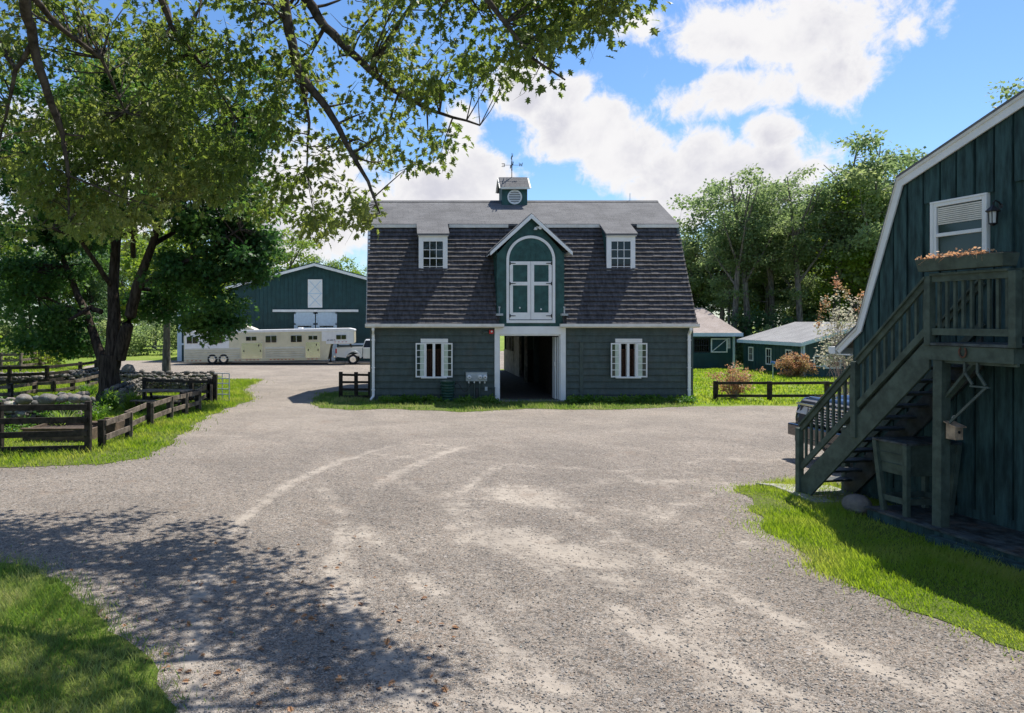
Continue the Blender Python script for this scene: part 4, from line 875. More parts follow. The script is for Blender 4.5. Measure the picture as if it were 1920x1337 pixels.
# planter box on the landing rail
pb = empty('planter_box', RL(3.3, OB - .02, 3.56), 'long dark green planter of dried flowers on the landing rail', 'planter', rz=RZA)
pa, pe = -.62, .64
mb = MB()
mb.hexa([(pa+.02,-.09,0),(pe-.02,-.09,0),(pe-.02,.10,0),(pa+.02,.10,0),(pa,-.12,.155),(pe,-.12,.155),(pe,.13,.155),(pa,.13,.155)])
mb.build('trough', 'stair', pb, bevel=.004)
mb = MB(); mb.box(pa + .02, pe - .02, -.10, .11, .15, .165); mb.build('soil', 'soil', pb)
n = 260; pos = np.stack([rng.uniform(pa, pe - .25, n), rng.uniform(-.13, .12, n), rng.uniform(.15, .20, n)], 1); pos[:, 2] += rng.random(n)**4 * .06
d_ = rng.normal(0, 1, (n, 3)); d_[:, 2] = abs(d_[:, 2]) * .5
o = scatter_mesh('dried_flowers', [(-.35,0,0),(.35,0,0),(.4,.9,.1),(-.4,.9,.1)], [(0,1,2,3)], pos, rot_frames(d_, rng.normal(0, 1, (n, 3))), rng.uniform(.015, .04, n), 'straw', pb)
mb = MB()
for i in range(26):
    x0 = rng.uniform(pa - .02, pe - .25); mb.tube([(x0, -.08, .16), (x0 + rng.uniform(-.06, .06), -.10 + rng.uniform(-.05, .03), .19 + rng.uniform(-.02, .04)), (x0 + rng.uniform(-.12, .10), -.13 + rng.uniform(-.04, .03), .13 + rng.uniform(-.06, .09))], [.004, .003, .001], 4)
mb.build('dry_stem', 'straw', pb)
# deck, table, boulder, pad
dk = empty('porch_deck', RL(3.8, -.5, 0), 'low dark wooden porch deck with worn edge under the landing', 'deck', rz=RZA)
mb = MB(); mb.T = Matrix.Translation((-3.8, .5, 0)); 
for k in range(8): y0 = -1.02 + k * .127; mb.box(1.72, 7.2, y0, y0 + .123, .15, .18)
mb.build('deck_board', 'deck', dk, bevel=.004)
mb = MB(); mb.T = Matrix.Translation((-3.8, .5, 0)); mb.box(1.76, 7.2, -.99, -.95, .0, .148); mb.box(1.76, 1.80, -.95, 0, .0, .148); mb.box(2.95, 7.2, -1.16, -1.03, .0, .10); mb.build('rim_board', 'rboard', dk)
tb = empty('potting_chest', RL(2.16, -.55, .18), 'tall green wooden chest on four legs standing under the stairs', 'chest', rz=RZA)
mb = MB(); mb.hexa([(-.23,-.36,.56),(.23,-.36,.56),(.23,.36,.56),(-.23,.36,.56),(-.27,-.40,1.0),(.27,-.40,1.0),(.27,.40,1.0),(-.27,.40,1.0)])
for k in range(1, 3): 
    z = .56 + k * .147; mb.box(-.26, .26, -.408 + (1-z)*.05, -.30, z - .004, z + .002)
mb.build('body', 'stair', tb, bevel=.003)
mb = MB(); mb.box(-.31, .31, -.44, .44, 1.0, 1.03); mb.build('top', 'deck', tb, bevel=.004)
for sx_ in (-1, 1):
    for sy_ in (-1, 1):
        mb = MB(); mb.bar((sx_*.20, sy_*.34, 0), (sx_*.275, sy_*.41, 1.0), .07, .07, (0, 1, 0)); mb.build('leg', 'stair', tb, bevel=.004)
mb = MB()
for s_ in (-1, 1): mb.bar((-.2, s_*.35, .2), (.2, s_*.35, .2), .03, .08); mb.bar((s_*.21, -.33, .2), (s_*.21, .33, .2), .03, .08)
mb.build('stretcher', 'stair', tb)
def ico(sub=2):
    bm = bmesh.new(); bmesh.ops.create_icosphere(bm, subdivisions=sub, radius=1); v = [tuple(x.co) for x in bm.verts]; f = [tuple(q.index for q in x.verts) for x in bm.faces]; bm.free(); return np.array(v), np.array(f)
IV1, IF1 = ico(1); IV, IF = ico(2); IV3, IF3 = ico(3)
M['stone'] = None
def stonemat(c1=(.07, .072, .07), c2=(.28, .24, .195)):
    m, b, bs = newmat('fieldstone'); t = b.n('ShaderNodeTexCoord'); v = t.outputs['Object']; at = b.n('ShaderNodeAttribute', attribute_name='rnd')
    c = b.mix(at.outputs['Fac'], c1, c2); c = b.mix(b.ss(b.noise(v, 9, 6, .7), .35, .65), b.mix(.5, c, (.1, .1, .1)), c); c = b.mix(b.m('MULTIPLY', b.ss(b.noise(v, 3, 5, .7), .56, .66), .6), c, (.36, .38, .33))
    b.L(c, bs.inputs['Base Color']); bs.inputs['Roughness'].default_value = .92; bn = b.n('ShaderNodeBump'); bn.inputs['Strength'].default_value = .8; bn.inputs['Distance'].default_value = .02
    b.L(b.noise(v, 25, 6, .7), bn.inputs['Height']); b.L(bn.outputs[0], bs.inputs['Normal']); return m
M['stone'] = stonemat()  # default greys lowered to put the maple's shade into the stone colour
def rock(name, loc, rx, ry, rz_, seed, label, cat='boulder', group=None):
    r = np.random.default_rng(seed); v = IV3.copy(); nz = sum(np.sin(v @ r.normal(0, 1, 3) * k + r.random() * 6) / k for k in (1.5, 2.3, 3.7, 5, 7, 11)); v *= (1 + .10 * nz)[:, None]; v *= np.array([rx, ry, rz_])
    o = np_mesh(name, v, IF3, 'stone', None, np.full(len(IF3), r.random() * .6 + .2), loc); tag(o, label, cat, group); return o
gx_, gy_ = G(1608, 962); rock('boulder', (gx_, gy_, .11), .19, .22, .17, 4, 'rounded grey boulder in the grass beside the chest under the stairs')
pad = [G(1450, 911, .05), G(1505, 932, .05), G(1530, 942, .05), (6.98, 12.2), (7.6, 12.5), (7.5, 13.4), (6.3, 13.6)]
mb = MB(); mb.prism(pad, 'z', .01, .055); tag(mb.build('stone_step', 'concrete', None, bevel=.01), 'flat pale stone slab at the foot of the stairs', 'step')
rr_ = G(1445, 868)

# ================================================================== arena building with the sliding doors
AY = 56.0; sA = AY / F
def axx(p): return (p - CX) * sA
def azz(p): return H - (p - HZ) * sA
ar = empty('arena_building', (axx(590.6), AY + 12, 0), 'large dark green metal arena building with white sliding doors behind the trailer', 'building')
xl, xr, xm = axx(334), axx(847), axx(590.6); zp, ze = azz(497), azz(566)
mb = MB(); mb.prism([(xl, 0), (xr, 0), (xr, ze), (xm, zp), (xl, ze)], 'y', AY, AY + 26)
x = xl + .15
while x < xr - .1:
    zt = ze + (zp - ze) * (1 - abs(x - xm) / (xm - xl)) - .05
    mb.box(x - .03, x + .03, AY - .035, AY + .01, .05, zt); x += .30
mb.build('wall', 'metalwall', ar, world=True)
mb = MB()
for s_ in (-1, 1):
    xe = xm + s_ * (xm - xl + .35); z_e = ze - .09
    mb.hexa([(xm,AY-.5,zp+.05),(xe,AY-.5,z_e+.05),(xe,AY+26.5,z_e+.05),(xm,AY+26.5,zp+.05),(xm,AY-.5,zp+.16),(xe,AY-.5,z_e+.16),(xe,AY+26.5,z_e+.16),(xm,AY+26.5,zp+.16)])
mb.build('roof', 'metalwall', ar, world=True)
mb = MB()
for s_ in (-1, 1): xe = xm + s_ * (xm - xl + .35); z_e = ze - .09; mb.hexa([(xm,AY-.54,zp-.10),(xe,AY-.54,z_e-.10),(xe,AY-.505,z_e-.10),(xm,AY-.505,zp-.10),(xm,AY-.54,zp+.09),(xe,AY-.54,z_e+.09),(xe,AY-.505,z_e+.09),(xm,AY-.505,zp+.09)])
mb.build('rake_board', 'white', ar, world=True)
mb = MB(); mb.box(xl - .05, axx(341), AY - .06, AY - .03, 0, ze - .1); mb.box(axx(341), axx(540), AY - .055, AY - .03, azz(647), azz(643.5)); mb.box(axx(635), xr, AY - .055, AY - .03, azz(647), azz(643.5)); mb.box(xr-.2, xr+.05, AY - .06, AY - .03, 0, ze-.1); mb.build('trim_board', 'bluish', ar, world=True)
hd = empty('loft_door', (axx(591), AY, azz(577))); hd.parent = ar; hd.location -= ar.location
x0, x1, z0, z1 = axx(577.5), axx(604.5), azz(577), azz(524)
mb = MB(); mb.box(x0, x1, AY - .09, AY - .03, z0, z1); mb.build('panel', 'white', hd, world=True)
mb = MB()
for (p, q) in (((x0+.12, z0+.12), (x1-.12, (z0+z1)/2-.06)), ((x0+.12, (z0+z1)/2+.06), (x1-.12, z1-.12))):
    mb.bar((p[0], AY-.10, p[1]), (q[0], AY-.10, q[1]), .03, .05, (1,0,0)); mb.bar((p[0], AY-.105, q[1]), (q[0], AY-.105, p[1]), .03, .05, (1,0,0))
mb.box(x0, x1, AY-.11, AY-.09, (z0+z1)/2-.03, (z0+z1)/2+.03); mb.build('cross_brace', 'bluish', hd, world=True)
mb = MB(); mb.box(axx(512), axx(672), AY - .22, AY - .03, azz(585), azz(580.5)); mb.build('door_track', 'white', ar, world=True)
mb = MB(); z0, z1 = 0.05, azz(585.5)
for (a_, b_) in ((552, 591), (593, 632)):
    sd_ = MB(); xa, xb = axx(a_), axx(b_); sd_.box(xa, xb, AY - .14, AY - .06, z0, z1); 
    for (p, q, r_, s_) in ((xa, xa+.12, z0, z1), (xb-.12, xb, z0, z1), (xa, xb, z1-.12, z1), (xa, xb, azz(609), azz(606)), (xa, xb, z0, z0+.2)): sd_.box(p, q, AY-.16, AY-.141, r_, s_)
    o = sd_.build('sliding_door', 'bluish', ar, world=True)
    wn = MB(); wn.box(xa + .25, xb - .25, AY - .15, AY - .139, azz(613.5), azz(611)); wn.build('pane', 'glass', o, world=True)

# ================================================================== low green stables on the right
def lowwin(parent, pts4, fr=.07, bars=0, label=None, glass='glass'):
    """framed window in a vertical plane given by corner a, corner b (x,y) and z range, frame proud of the wall"""
    (ax_, ay_), (bx_, by_), z0, z1 = pts4; A = Vector((ax_, ay_, 0)); Bv = Vector((bx_, by_, 0)); d = (Bv - A); L_ = d.length; d.normalize(); nr = Vector((d.y, -d.x, 0))
    w_ = empty('window', ((ax_+bx_)/2, (ay_+by_)/2, z0)); w_.parent = parent; w_.location -= parent.location
    def hx(u0, u1, za, zb, o0, o1):
        return [tuple(A + d*u + nr*o + Vector((0,0,z))) for z in (za, zb) for (u, o) in ((u0,o1),(u1,o1),(u1,o0),(u0,o0))]
    m1 = MB(); m1.hexa(hx(0, fr, z0, z1, 0, .05)); m1.hexa(hx(L_-fr, L_, z0, z1, 0, .05)); m1.hexa(hx(fr, L_-fr, z0, z0+fr, 0, .048)); m1.hexa(hx(fr, L_-fr, z1-fr, z1, 0, .048)); m1.build('window_frame', 'white', w_, world=True)
    m2 = MB(); m2.hexa(hx(fr, L_-fr, z0+fr, z1-fr, 0, .015)); m2.build('pane', glass, w_, world=True)
    if bars:
        m3 = MB()
        for i in range(1, bars+1): u = fr + (L_-2*fr)*i/(bars+1); m3.hexa(hx(u-.012, u+.012, z0+fr, z1-fr, .016, .03))
        m3.hexa(hx(fr, L_-fr, (z0+z1)/2-.012, (z0+z1)/2+.012, .016, .032)); m3.build('window_bar', 'white', w_, world=True)
    return w_
YN, YS = 46.7, 39.9; XW = 20.9; XE = 27.4; XM = 24.15
sb = empty('low_stable', (XM, 43, 0), 'low dark green stable with pale grey roof and small white framed windows', 'stable')
ZE, ZR = 1.75, 2.78
mb = MB(); mb.prism([(XW, 0), (XE, 0), (XE, ZE), (XM, ZR - .1), (XW, ZE)], 'y', YS, YN)
for i in range(1, 17): y_ = YS + i * .4; mb.box(XW - .015, XW, y_, y_ + .02, 0, ZE - .05)
x = XW + .3
while x < XE: mb.box(x, x + .02, YS - .015, YS, 0, ZE + (ZR - .15 - ZE) * (1 - abs(x - XM) / (XM - XW))); x += .3
mb.build('wall', 'metalwall', sb, world=True)
mb = MB()
for s_ in (-1, 1):
    xe = XM + s_ * 3.5; mb.hexa([(XM,YS-.35,ZR),(xe,YS-.35,ZE-.03),(xe,YN+.3,ZE-.03),(XM,YN+.3,ZR),(XM,YS-.35,ZR+.07),(xe,YS-.35,ZE+.04),(xe,YN+.3,ZE+.04),(XM,YN+.3,ZR+.07)])
mb.build('roof', 'pale_shingle', sb, world=True)
mb = MB()
for s_ in (-1, 1):
    xe = XM + s_ * 3.5; mb.hexa([(XM,YS-.38,ZR-.13),(xe,YS-.38,ZE-.15),(xe,YS-.352,ZE-.15),(XM,YS-.352,ZR-.13),(XM,YS-.38,ZR+.04),(xe,YS-.38,ZE+.02),(xe,YS-.352,ZE+.02),(XM,YS-.352,ZR+.04)])
mb.box(XM-3.52, XM-3.49, YS-.35, YN+.3, ZE-.15, ZE+.02); mb.box(XW-.02, XW+.12, YS-.04, YS-.003, 0, ZE); mb.box(XW-.03, XW-.002, YS-.04, YS+.1, 0, ZE)
mb.build('trim_board', 'bluish', sb, world=True)
def yw(px): return F * XW / (px - CX)
for (a_, b_) in ((1404.5, 1413), (1437, 1447), (1474, 1485.5)): lowwin(sb, ((XW, yw(a_)), (XW, yw(b_)), .55 if a_ < 1430 else .45, 1.38), .06, 1)
lowwin(sb, (((1525-CX)*YS/F, YS), ((1546-CX)*YS/F, YS), .55, 1.12), .05, glass='glassgreen')
lowwin(sb, (((1546.5-CX)*YS/F, YS-.01), ((1576-CX)*YS/F, YS-.01), .45, 1.2), .07, 2)
# hip roofed stable behind the barn's right corner
s2y = 47.8; X2 = (1374-CX)*s2y/F
s2 = empty('hipped_stable', (17, s2y + 4, 0), 'dark green stable with tan hipped roof behind the right corner of the barn', 'stable')
zE = H - (627-HZ)*s2y/F
mb = MB()
wx0, wx1 = (1301-CX)*s2y/F, (1331-CX)*s2y/F; wz0, wz1 = H-(661-HZ)*s2y/F, H-(634-HZ)*s2y/F
mb.box(12, wx0, s2y, s2y+.15, 0, zE); mb.box(wx1, X2, s2y, s2y+.15, 0, zE); mb.box(wx0, wx1, s2y, s2y+.15, 0, wz0); mb.box(wx0, wx1, s2y, s2y+.15, wz1, zE); mb.box(X2-.15, X2, s2y+.15, s2y+8, 0, zE)
mb.box(12, wx0, s2y+7.85, s2y+8, 0, zE); mb.box(X2-1.5, X2-.15, s2y+7.85, s2y+8, 0, zE); mb.box(12, 12.15, s2y+.15, s2y+7.85, 0, zE)
mb.build('wall', 'metalwall', s2, world=True)
mb = MB(); A_ = (12-.4, s2y-.4); Bq = (X2+.4, s2y-.4); Cq = (X2+.4, s2y+8.4); Dq = (12-.4, s2y+8.4); rz2 = H-(580-HZ)*(s2y+4)/F; rxe = (1318-CX)*(s2y+4)/F; rxs = 15
for off in (0, .1):
    mb.add([(A_[0],A_[1],zE+off),(Bq[0],Bq[1],zE+off),(Cq[0],Cq[1],zE+off),(Dq[0],Dq[1],zE+off),(rxs,s2y+4,rz2+off),(rxe,s2y+4,rz2+off)], [(0,1,5,4),(1,2,5),(2,3,4,5),(3,0,4)])
mb.build('hip_roof', 'brown_shingle', s2, world=True)
mb = MB(); mb.box(11.6, X2+.4, s2y-.45, s2y-.4, zE-.12, zE+.1); mb.box(X2+.4, X2+.45, s2y-.45, s2y+8.4, zE-.12, zE+.1); mb.box(X2-.02, X2+.12, s2y-.05, s2y-.003, 0, zE); mb.build('gutter', 'bluish', s2, world=True)
mb = MB(); 
for i in range(7): x = wx0 + (wx1-wx0)*(i+.5)/7; mb.box(x-.02, x+.02, s2y+.05, s2y+.09, wz0, wz1)
for z in (wz0+.05, (wz0+wz1)/2, wz1-.05): mb.box(wx0, wx1, s2y+.04, s2y+.1, z-.02, z+.02)
mb.build('window_grille', 'black', s2, world=True)
hx0, hx1, hz0, hz1 = (1332-CX)*s2y/F, (1363-CX)*s2y/F, H-(661-HZ)*s2y/F, H-(634.5-HZ)*s2y/F
mb = MB(); e = .07; y0 = s2y-.09
mb.box(hx0, hx0+e, y0, y0+.05, hz0, hz1); mb.box(hx1-e, hx1, y0, y0+.05, hz0, hz1); mb.box(hx0+e, hx1-e, y0+.002, y0+.05, hz0, hz0+e); mb.box(hx0+e, hx1-e, y0+.002, y0+.05, hz1-e, hz1); mb.bar((hx0+e, y0+.02, hz0+e), (hx1-e, y0+.02, hz1-e), .04, .09, (0,1,0))
sh = mb.build('shutter', 'white', s2, world=True); mb = MB(); mb.box(hx0+e, hx1-e, y0+.02, y0+.045, hz0+e, hz1-e); mb.build('panel', 'metalwall', sh, world=True)
lowwin(s2, (((1363.5-CX)*s2y/F, s2y-.002), ((1368.5-CX)*s2y/F, s2y-.002), H-(653-HZ)*s2y/F, H-(634-HZ)*s2y/F), .04, 1)
# far run-in shed
s3 = empty('far_shed', P(1393, 640, 72), 'tiny dark shed with low roof far off between the two stables', 'shed'); s3.location.z = 0
fx0, fx1 = (1370-CX)*72/F, (1404-CX)*72/F
mb = MB(); mb.box(fx0, fx1, 72, 76, 0, H-(622-HZ)*72/F); mb.build('wall', 'metalwall', s3, world=True)
mb = MB(); zz = H-(621-HZ)*72/F; mb.prism([(fx0-.3, zz), (fx0+.2, zz+.3), (fx1+.3, zz), (fx1+.3, zz-.08), (fx0-.3, zz-.08)], 'y', 71.6, 76.4); mb.build('roof', 'pale_shingle', s3, world=True)

# ================================================================== vehicles
def wheel(mb_t, mb_r, x, y, r, w, side, n=28):
    s_ = side
    mb_t.lathe([(r*.60, -w/2*s_), (r*.93, -w/2*s_), (r, -w*.3*s_), (r, w*.3*s_), (r*.94, w/2*s_), (r*.62, w/2*s_), (r*.60, w*.42*s_)], (x, y, r), 'y', n)
    mb_r.lathe([(r*.62, w*.46*s_), (r*.56, w*.50*s_), (r*.50, w*.30*s_), (r*.46, w*.25*s_), (r*.22, w*.32*s_), (r*.18, w*.46*s_), (r*.08, w*.48*s_)], (x, y, r), 'y', n)
def add_wheel(parent, x, y, r, w, side, rimmat='chrome', holes=8):
    t, q = MB(), MB(); wheel(t, q, x, y, r, w, side)
    W_ = t.build('wheel', 'rubber', parent, smooth=True); q.build('rim', rimmat, W_, smooth=True)
    h = MB()
    for i in range(holes): a_ = 6.283*i/holes; c = (x + r*.34*math.cos(a_), y + side*w*.28, r + r*.34*math.sin(a_)); h.lathe([(r*.07, 0), (r*.07, side*.02)], (c[0], c[1], c[2]), 'y', 8)
    h.build('rim_slot', 'black', W_)
def pickup(name, label, paint, dual=False):
    """crew cab pickup, nose at local +x, wheels on z=0"""
    t = empty(name, (0, 0, 0), label, 'pickup truck'); Wd = 1.0
    def side_arch(cx_, r, n=10): return [(cx_ + r*math.cos(a_), .42 + r*math.sin(a_)) for a_ in [math.pi*i/n for i in range(n+1)]]
    def strip(mb, poly, y0, y1): mb.prism(poly, 'y', y0, y1)
    fxw, rxw = 1.95, -1.75
    body = [(2.78,.55)] + [(2.72,1.02)] + [(2.60,1.20), (1.05,1.30), (-.95,1.30), (-.95,.45)]
    lower = list(side_arch(fxw, .50))
    poly = [(2.80,.50),(2.82,.80),(2.76,1.08),(2.62,1.20),(1.9,1.27),(1.05,1.31),(-.98,1.31),(-.98,.46)] + [(x_, z_) for x_, z_ in reversed([p for p in side_arch(fxw, .50)])][:0] + [(1.42,.46)] + [(fxw + .50*math.cos(a_), .46 + .50*math.sin(a_)) for a_ in [math.pi*(1 - i/10) for i in range(11)]] 
    mb = MB(); strip(mb, poly, -Wd, -Wd + .12); strip(mb, poly, Wd - .12, Wd)
    mb.build('body', paint, t, bevel=.03, smooth=True)
    mb = MB(); mb.hexa([(1.0,-.97,1.18),(2.70,-.95,1.05),(2.70,.95,1.05),(1.0,.97,1.18),(1.0,-.93,1.34),(2.60,-.88,1.24),(2.60,.88,1.24),(1.0,.93,1.34)])
    mb.hexa([(1.1,-.5,1.30),(2.45,-.42,1.22),(2.45,.42,1.22),(1.1,.5,1.30),(1.15,-.40,1.385),(2.35,-.34,1.305),(2.35,.34,1.305),(1.15,.40,1.385)])
    mb.build('hood', paint, t, bevel=.04, smooth=True)
    mb = MB(); mb.box(-.98, 2.7, -.88, .88, .5, 1.05); mb.build('chassis', 'plastic', t)
    # cab greenhouse
    cabb = [(1.05,1.30),(.35,1.88),(-.75,1.90),(-.98,1.30)]
    mb = MB(); mb.hexa([(-.98,-.93,1.29),(1.05,-.93,1.29),(1.05,.93,1.29),(-.98,.93,1.29),(-.80,-.72,1.90),(.40,-.72,1.90),(.40,.72,1.90),(-.80,.72,1.90)]); mb.build('window', 'glass', t, bevel=.02)
    mb = MB(); mb.hexa([(-.84,-.76,1.86),(.46,-.76,1.86),(.46,.76,1.86),(-.84,.76,1.86),(-.76,-.66,1.95),(.34,-.66,1.95),(.34,.66,1.95),(-.76,.66,1.95)])
    for s_ in (-1, 1):
        for (x0, x1) in ((1.07,.44),(.06,-.12),(-1.0,-.80)): mb.bar((x0, s_*.935, 1.29), (x1, s_*.735, 1.89), .07, .05, (1,0,0))
    mb.build('cab', paint, t, bevel=.02, smooth=True)
    # bed
    bedp = [(-1.02,.60),(-1.02,1.33),(-3.05,1.31),(-3.08,.60),(-2.30,.52)] + [(rxw + .55*math.cos(a_), .46 + .55*math.sin(a_)) for a_ in [math.pi*(1 - i/10) for i in range(11)]]
    mb = MB(); strip(mb, bedp, -Wd, -Wd+.1); strip(mb, bedp, Wd-.1, Wd); mb.box(-3.08, -3.0, -.9, .9, .62, 1.30); mb.box(-3.0, -1.02, -.9, .9, .62, .72); mb.box(-1.08,-1.02,-.9,.9,.62,1.32)
    mb.build('bed', paint, t, bevel=.02, smooth=True)
    if dual:
        for s_ in (-1, 1):
            m2 = MB(); n = 12
            for i in range(n):
                a0, a1 = R(8)+R(164)*i/n, R(8)+R(164)*(i+1)/n
                q = [(rxw + r_*math.cos(a_), .44 + r_*math.sin(a_)) for r_, a_ in ((.53,a0),(.68,a0),(.68,a1),(.53,a1))]; m2.prism(q, 'y', min(s_*.98, s_*1.2), max(s_*.98, s_*1.2))
            m2.build('fender_flare', paint, t, smooth=True, bevel=.02)
    for (x_, y_) in ((fxw, .88), (fxw, -.88), (rxw, .88 + (.14 if dual else 0)), (rxw, -.88 - (.14 if dual else 0))): add_wheel(t, x_, y_, .40, .27, 1 if y_ > 0 else -1)
    mb = MB(); mb.box(2.74, 2.98, -1.0, 1.0, .46, .70); mb.box(2.80, 2.93, -.85, .85, .34, .47); mb.build('front_bumper', 'blackpaint' if paint == 'blackpaint' else 'chrome', t, bevel=.03)
    mb = MB(); mb.box(-3.28, -3.1, -.95, .95, .52, .70); mb.build('rear_bumper', 'chrome', t, bevel=.02)
    mb = MB(); mb.hexa([(2.70,-.86,.72),(2.84,-.86,.72),(2.84,.86,.72),(2.70,.86,.72),(2.66,-.86,1.18),(2.77,-.86,1.16),(2.77,.86,1.16),(2.66,.86,1.18)]); mb.build('grille', 'plastic', t, bevel=.01)
    mb = MB()
    for i in range(7): z = .76 + i*.052; mb.box(2.80, 2.865 - i*.009, -.55, .55, z, z + .016)
    for i in range(15): y_ = -.54 + i*.077; mb.hexa([(2.80,y_,.74),(2.86,y_,.74),(2.86,y_+.012,.74),(2.80,y_+.012,.74),(2.76,y_,1.10),(2.80,y_,1.10),(2.80,y_+.012,1.10),(2.76,y_+.012,1.10)])
    mb.box(2.79, 2.85, -.9, .9, 1.075, 1.115); mb.build('grille_bar', 'chrome', t, bevel=.003)
    mb = MB(); 
    for y_ in (-.3, 0, .3): mb.box(2.77, 2.815, y_ - .04, y_ + .04, 1.15, 1.165)
    mb.build('grille_lamp', 'lampglass', t)
    for s_ in (-1, 1):
        mb = MB(); mb.hexa([(2.62,s_*.58,.90),(2.86,s_*.58,.90),(2.80,s_*.99,.90),(2.5,s_*1.008,.90),(2.62,s_*.58,1.05),(2.82,s_*.58,1.05),(2.74,s_*.99,1.05),(2.5,s_*1.008,1.05)]); hl = mb.build('headlight', 'lampglass', t, bevel=.01)
        mb = MB(); y0, y1 = sorted((s_*1.0, s_*1.015)); mb.box(2.46, 2.58, y0, y1, .92, 1.04); mb.build('marker_light', 'orangelens', t)
        mb = MB(); y0, y1 = sorted((s_*.84, s_*1.01)); mb.box(-3.12, -3.0, y0, y1, .86, 1.22); mb.build('tail_light', 'redlens', t, bevel=.01)
        mb = MB(); mb.box(.55, .72, min(s_*1.0, s_*1.25), max(s_*1.0, s_*1.25), 1.30, 1.50); mb.build('mirror', 'plastic', t, bevel=.02)
        mb = MB(); 
        for x_ in (.1, -.9): mb.box(x_, x_ + .14, min(s_*1.0, s_*1.03), max(s_*1.0, s_*1.03), 1.12, 1.15)
        mb.build('door_handle', paint, t)
    return t
pk1 = pickup('pickup_truck', 'shiny black pickup truck parked nose out behind the outside stairs', 'blackpaint')
pk1.rotation_euler = (0, 0, math.pi - .06 + .16); pk1.location = (8.44 + 3.15 * .99, 15.75, 0); pk1.scale = (1.06, 1.06, 1.06)
sT = 52.3 / F
pk2 = pickup('pickup_truck', 'silver pickup truck hitched to the horse trailer beside the barn corner', 'silver', True)
pk2.location = ((663-CX)*52.2/F + 1.75*.86, 52.4, 0); pk2.scale = (.86, .86, .86)
# --- horse trailer
tr = empty('horse_trailer', (0, 0, 0), 'long silver gooseneck horse trailer parked in front of the arena building', 'horse trailer')
sc_t = 51.3 / F     # metres per picture pixel at its near side
TX0 = (345-CX)*sc_t; L_ = (665-345)*sc_t; Wt = 2.1
def tx(px): return (px - 345) * sc_t
zf, zt = .16, 2.16
pz = lambda px, py: H - (py - HZ) * sc_t + 0
# body in local frame, pitch handled by shear-free rotation
body = [(0, zf), (tx(614.5), zf), (tx(621), 1.22), (tx(664), 1.22), (L_, 1.30), (L_, 2.02), (tx(661), zt), (.06, zt-.0), (0, zt - .1)]
mb = MB(); mb.prism(body, 'y', -Wt/2, Wt/2); mb.build('body', 'alu', tr, bevel=.02)
mb = MB(); mb.prism([(-.03, zt-.10), (L_+.03, zt-.10), (L_+.02, zt+.02), (tx(655), zt+.10), (.2, zt+.06), (-.03, zt)], 'y', -Wt/2-.04, Wt/2+.04); mb.build('roof', 'trailerwhite', tr, bevel=.03)
mb = MB()
for i in range(5):
    z = .36 + i * .15; 
    for (a_, b_) in ((346, 450), (498, 571.5)): mb.hexa([(tx(a_),-Wt/2-.07,z),(tx(b_),-Wt/2-.07,z),(tx(b_),-Wt/2,z),(tx(a_),-Wt/2,z),(tx(a_),-Wt/2-.003,z+.12),(tx(b_),-Wt/2-.003,z+.12),(tx(b_),-Wt/2,z+.12),(tx(a_),-Wt/2,z+.12)])
mb.build('side_rib', 'alu', tr)
def tdoor(px0, px1, lab=None):
    d_ = MB(); d_.box(tx(px0), tx(px1), -Wt/2-.035, -Wt/2, .30, 1.95); o = d_.build('door', 'alu', tr, bevel=.01)
    m_ = MB(); m_.box(tx(px0)+.05, tx(px1)-.05, -Wt/2-.042, -Wt/2-.034, .34, 1.38); m_.build('door_skin', 'alushiny', o)
    m_ = MB()
    for px, z in ((px0+6, .85), (px1-5, .85), (px1-8, 1.2)): m_.box(tx(px)-.03, tx(px)+.03, -Wt/2-.07, -Wt/2-.04, z-.07, z+.07)
    m_.build('latch', 'black', o)
tdoor(452, 494); tdoor(572.5, 602)
for (a_, b_, z0, z1) in ((351, 372, 1.40, 1.85), (398, 418.5, 1.40, 1.85), (462, 482, 1.52, 1.80), (498.5, 519.5, 1.38, 1.83), (546, 567, 1.38, 1.83), (579, 596, 1.52, 1.80), (631, 650, 1.52, 1.82)):
    wv_ = empty('window', (tx((a_+b_)/2), -Wt/2, z0)); wv_.parent = tr
    m_ = MB(); m_.T = Matrix.Translation(-Vector(wv_.location)); x0, x1 = tx(a_), tx(b_); y0 = -Wt/2-.055; m_.box(x0, x1, y0, -Wt/2-.001, z0, z1); m_.build('window_frame', 'galv', wv_, bevel=.03)
    m_ = MB(); m_.T = Matrix.Translation(-Vector(wv_.location)); e = .012; mm = (x0+x1)/2; m_.box(x0+e, mm-.02, y0-.004, y0+.01, z0+e, z1-e); m_.box(mm+.02, x1-e, y0-.004, y0+.01, z0+e, z1-e); m_.build('pane', 'glass', wv_)
for px in (398.5, 419.5): add_wheel(tr, tx(px), -Wt/2+.06, .335, .24, -1, 'chrome'); add_wheel(tr, tx(px), Wt/2-.06, .335, .24, 1, 'chrome')
m_ = MB(); m_.box(tx(385), tx(433), -Wt/2-.02, -Wt/2+.1, .5, .72); m_.build('wheel_fender', 'alu', tr, bevel=.03)
m_ = MB()
for px in (352, 360, 368, 376, 442, 450, 463, 470, 477, 484, 508, 515, 522, 529, 536, 543, 550, 579, 586, 594): m_.box(tx(px)-.06, tx(px)+.06, -Wt/2-.045, -Wt/2-.0, .235, .27)
m_.build('reflector_strip', 'redlens', tr)
m_ = MB()
for i, px in enumerate((629, 636, 643, 650)): m_.box(tx(px)-.05, tx(px)+.05, -Wt/2-.045, -Wt/2, 1.34, 1.37)
m_.build('marker_light', 'redlens', tr)
m_ = MB(); m_.box(tx(612), tx(664), -Wt/2-.03, -Wt/2, 1.24, 1.42); m_.build('nose_band', 'trailerwhite', tr)
m_ = MB(); m_.box(tx(604), tx(664), -Wt/2-.012, -Wt/2, 1.42, 2.06); m_.build('nose_panel', 'trailerwhite', tr)
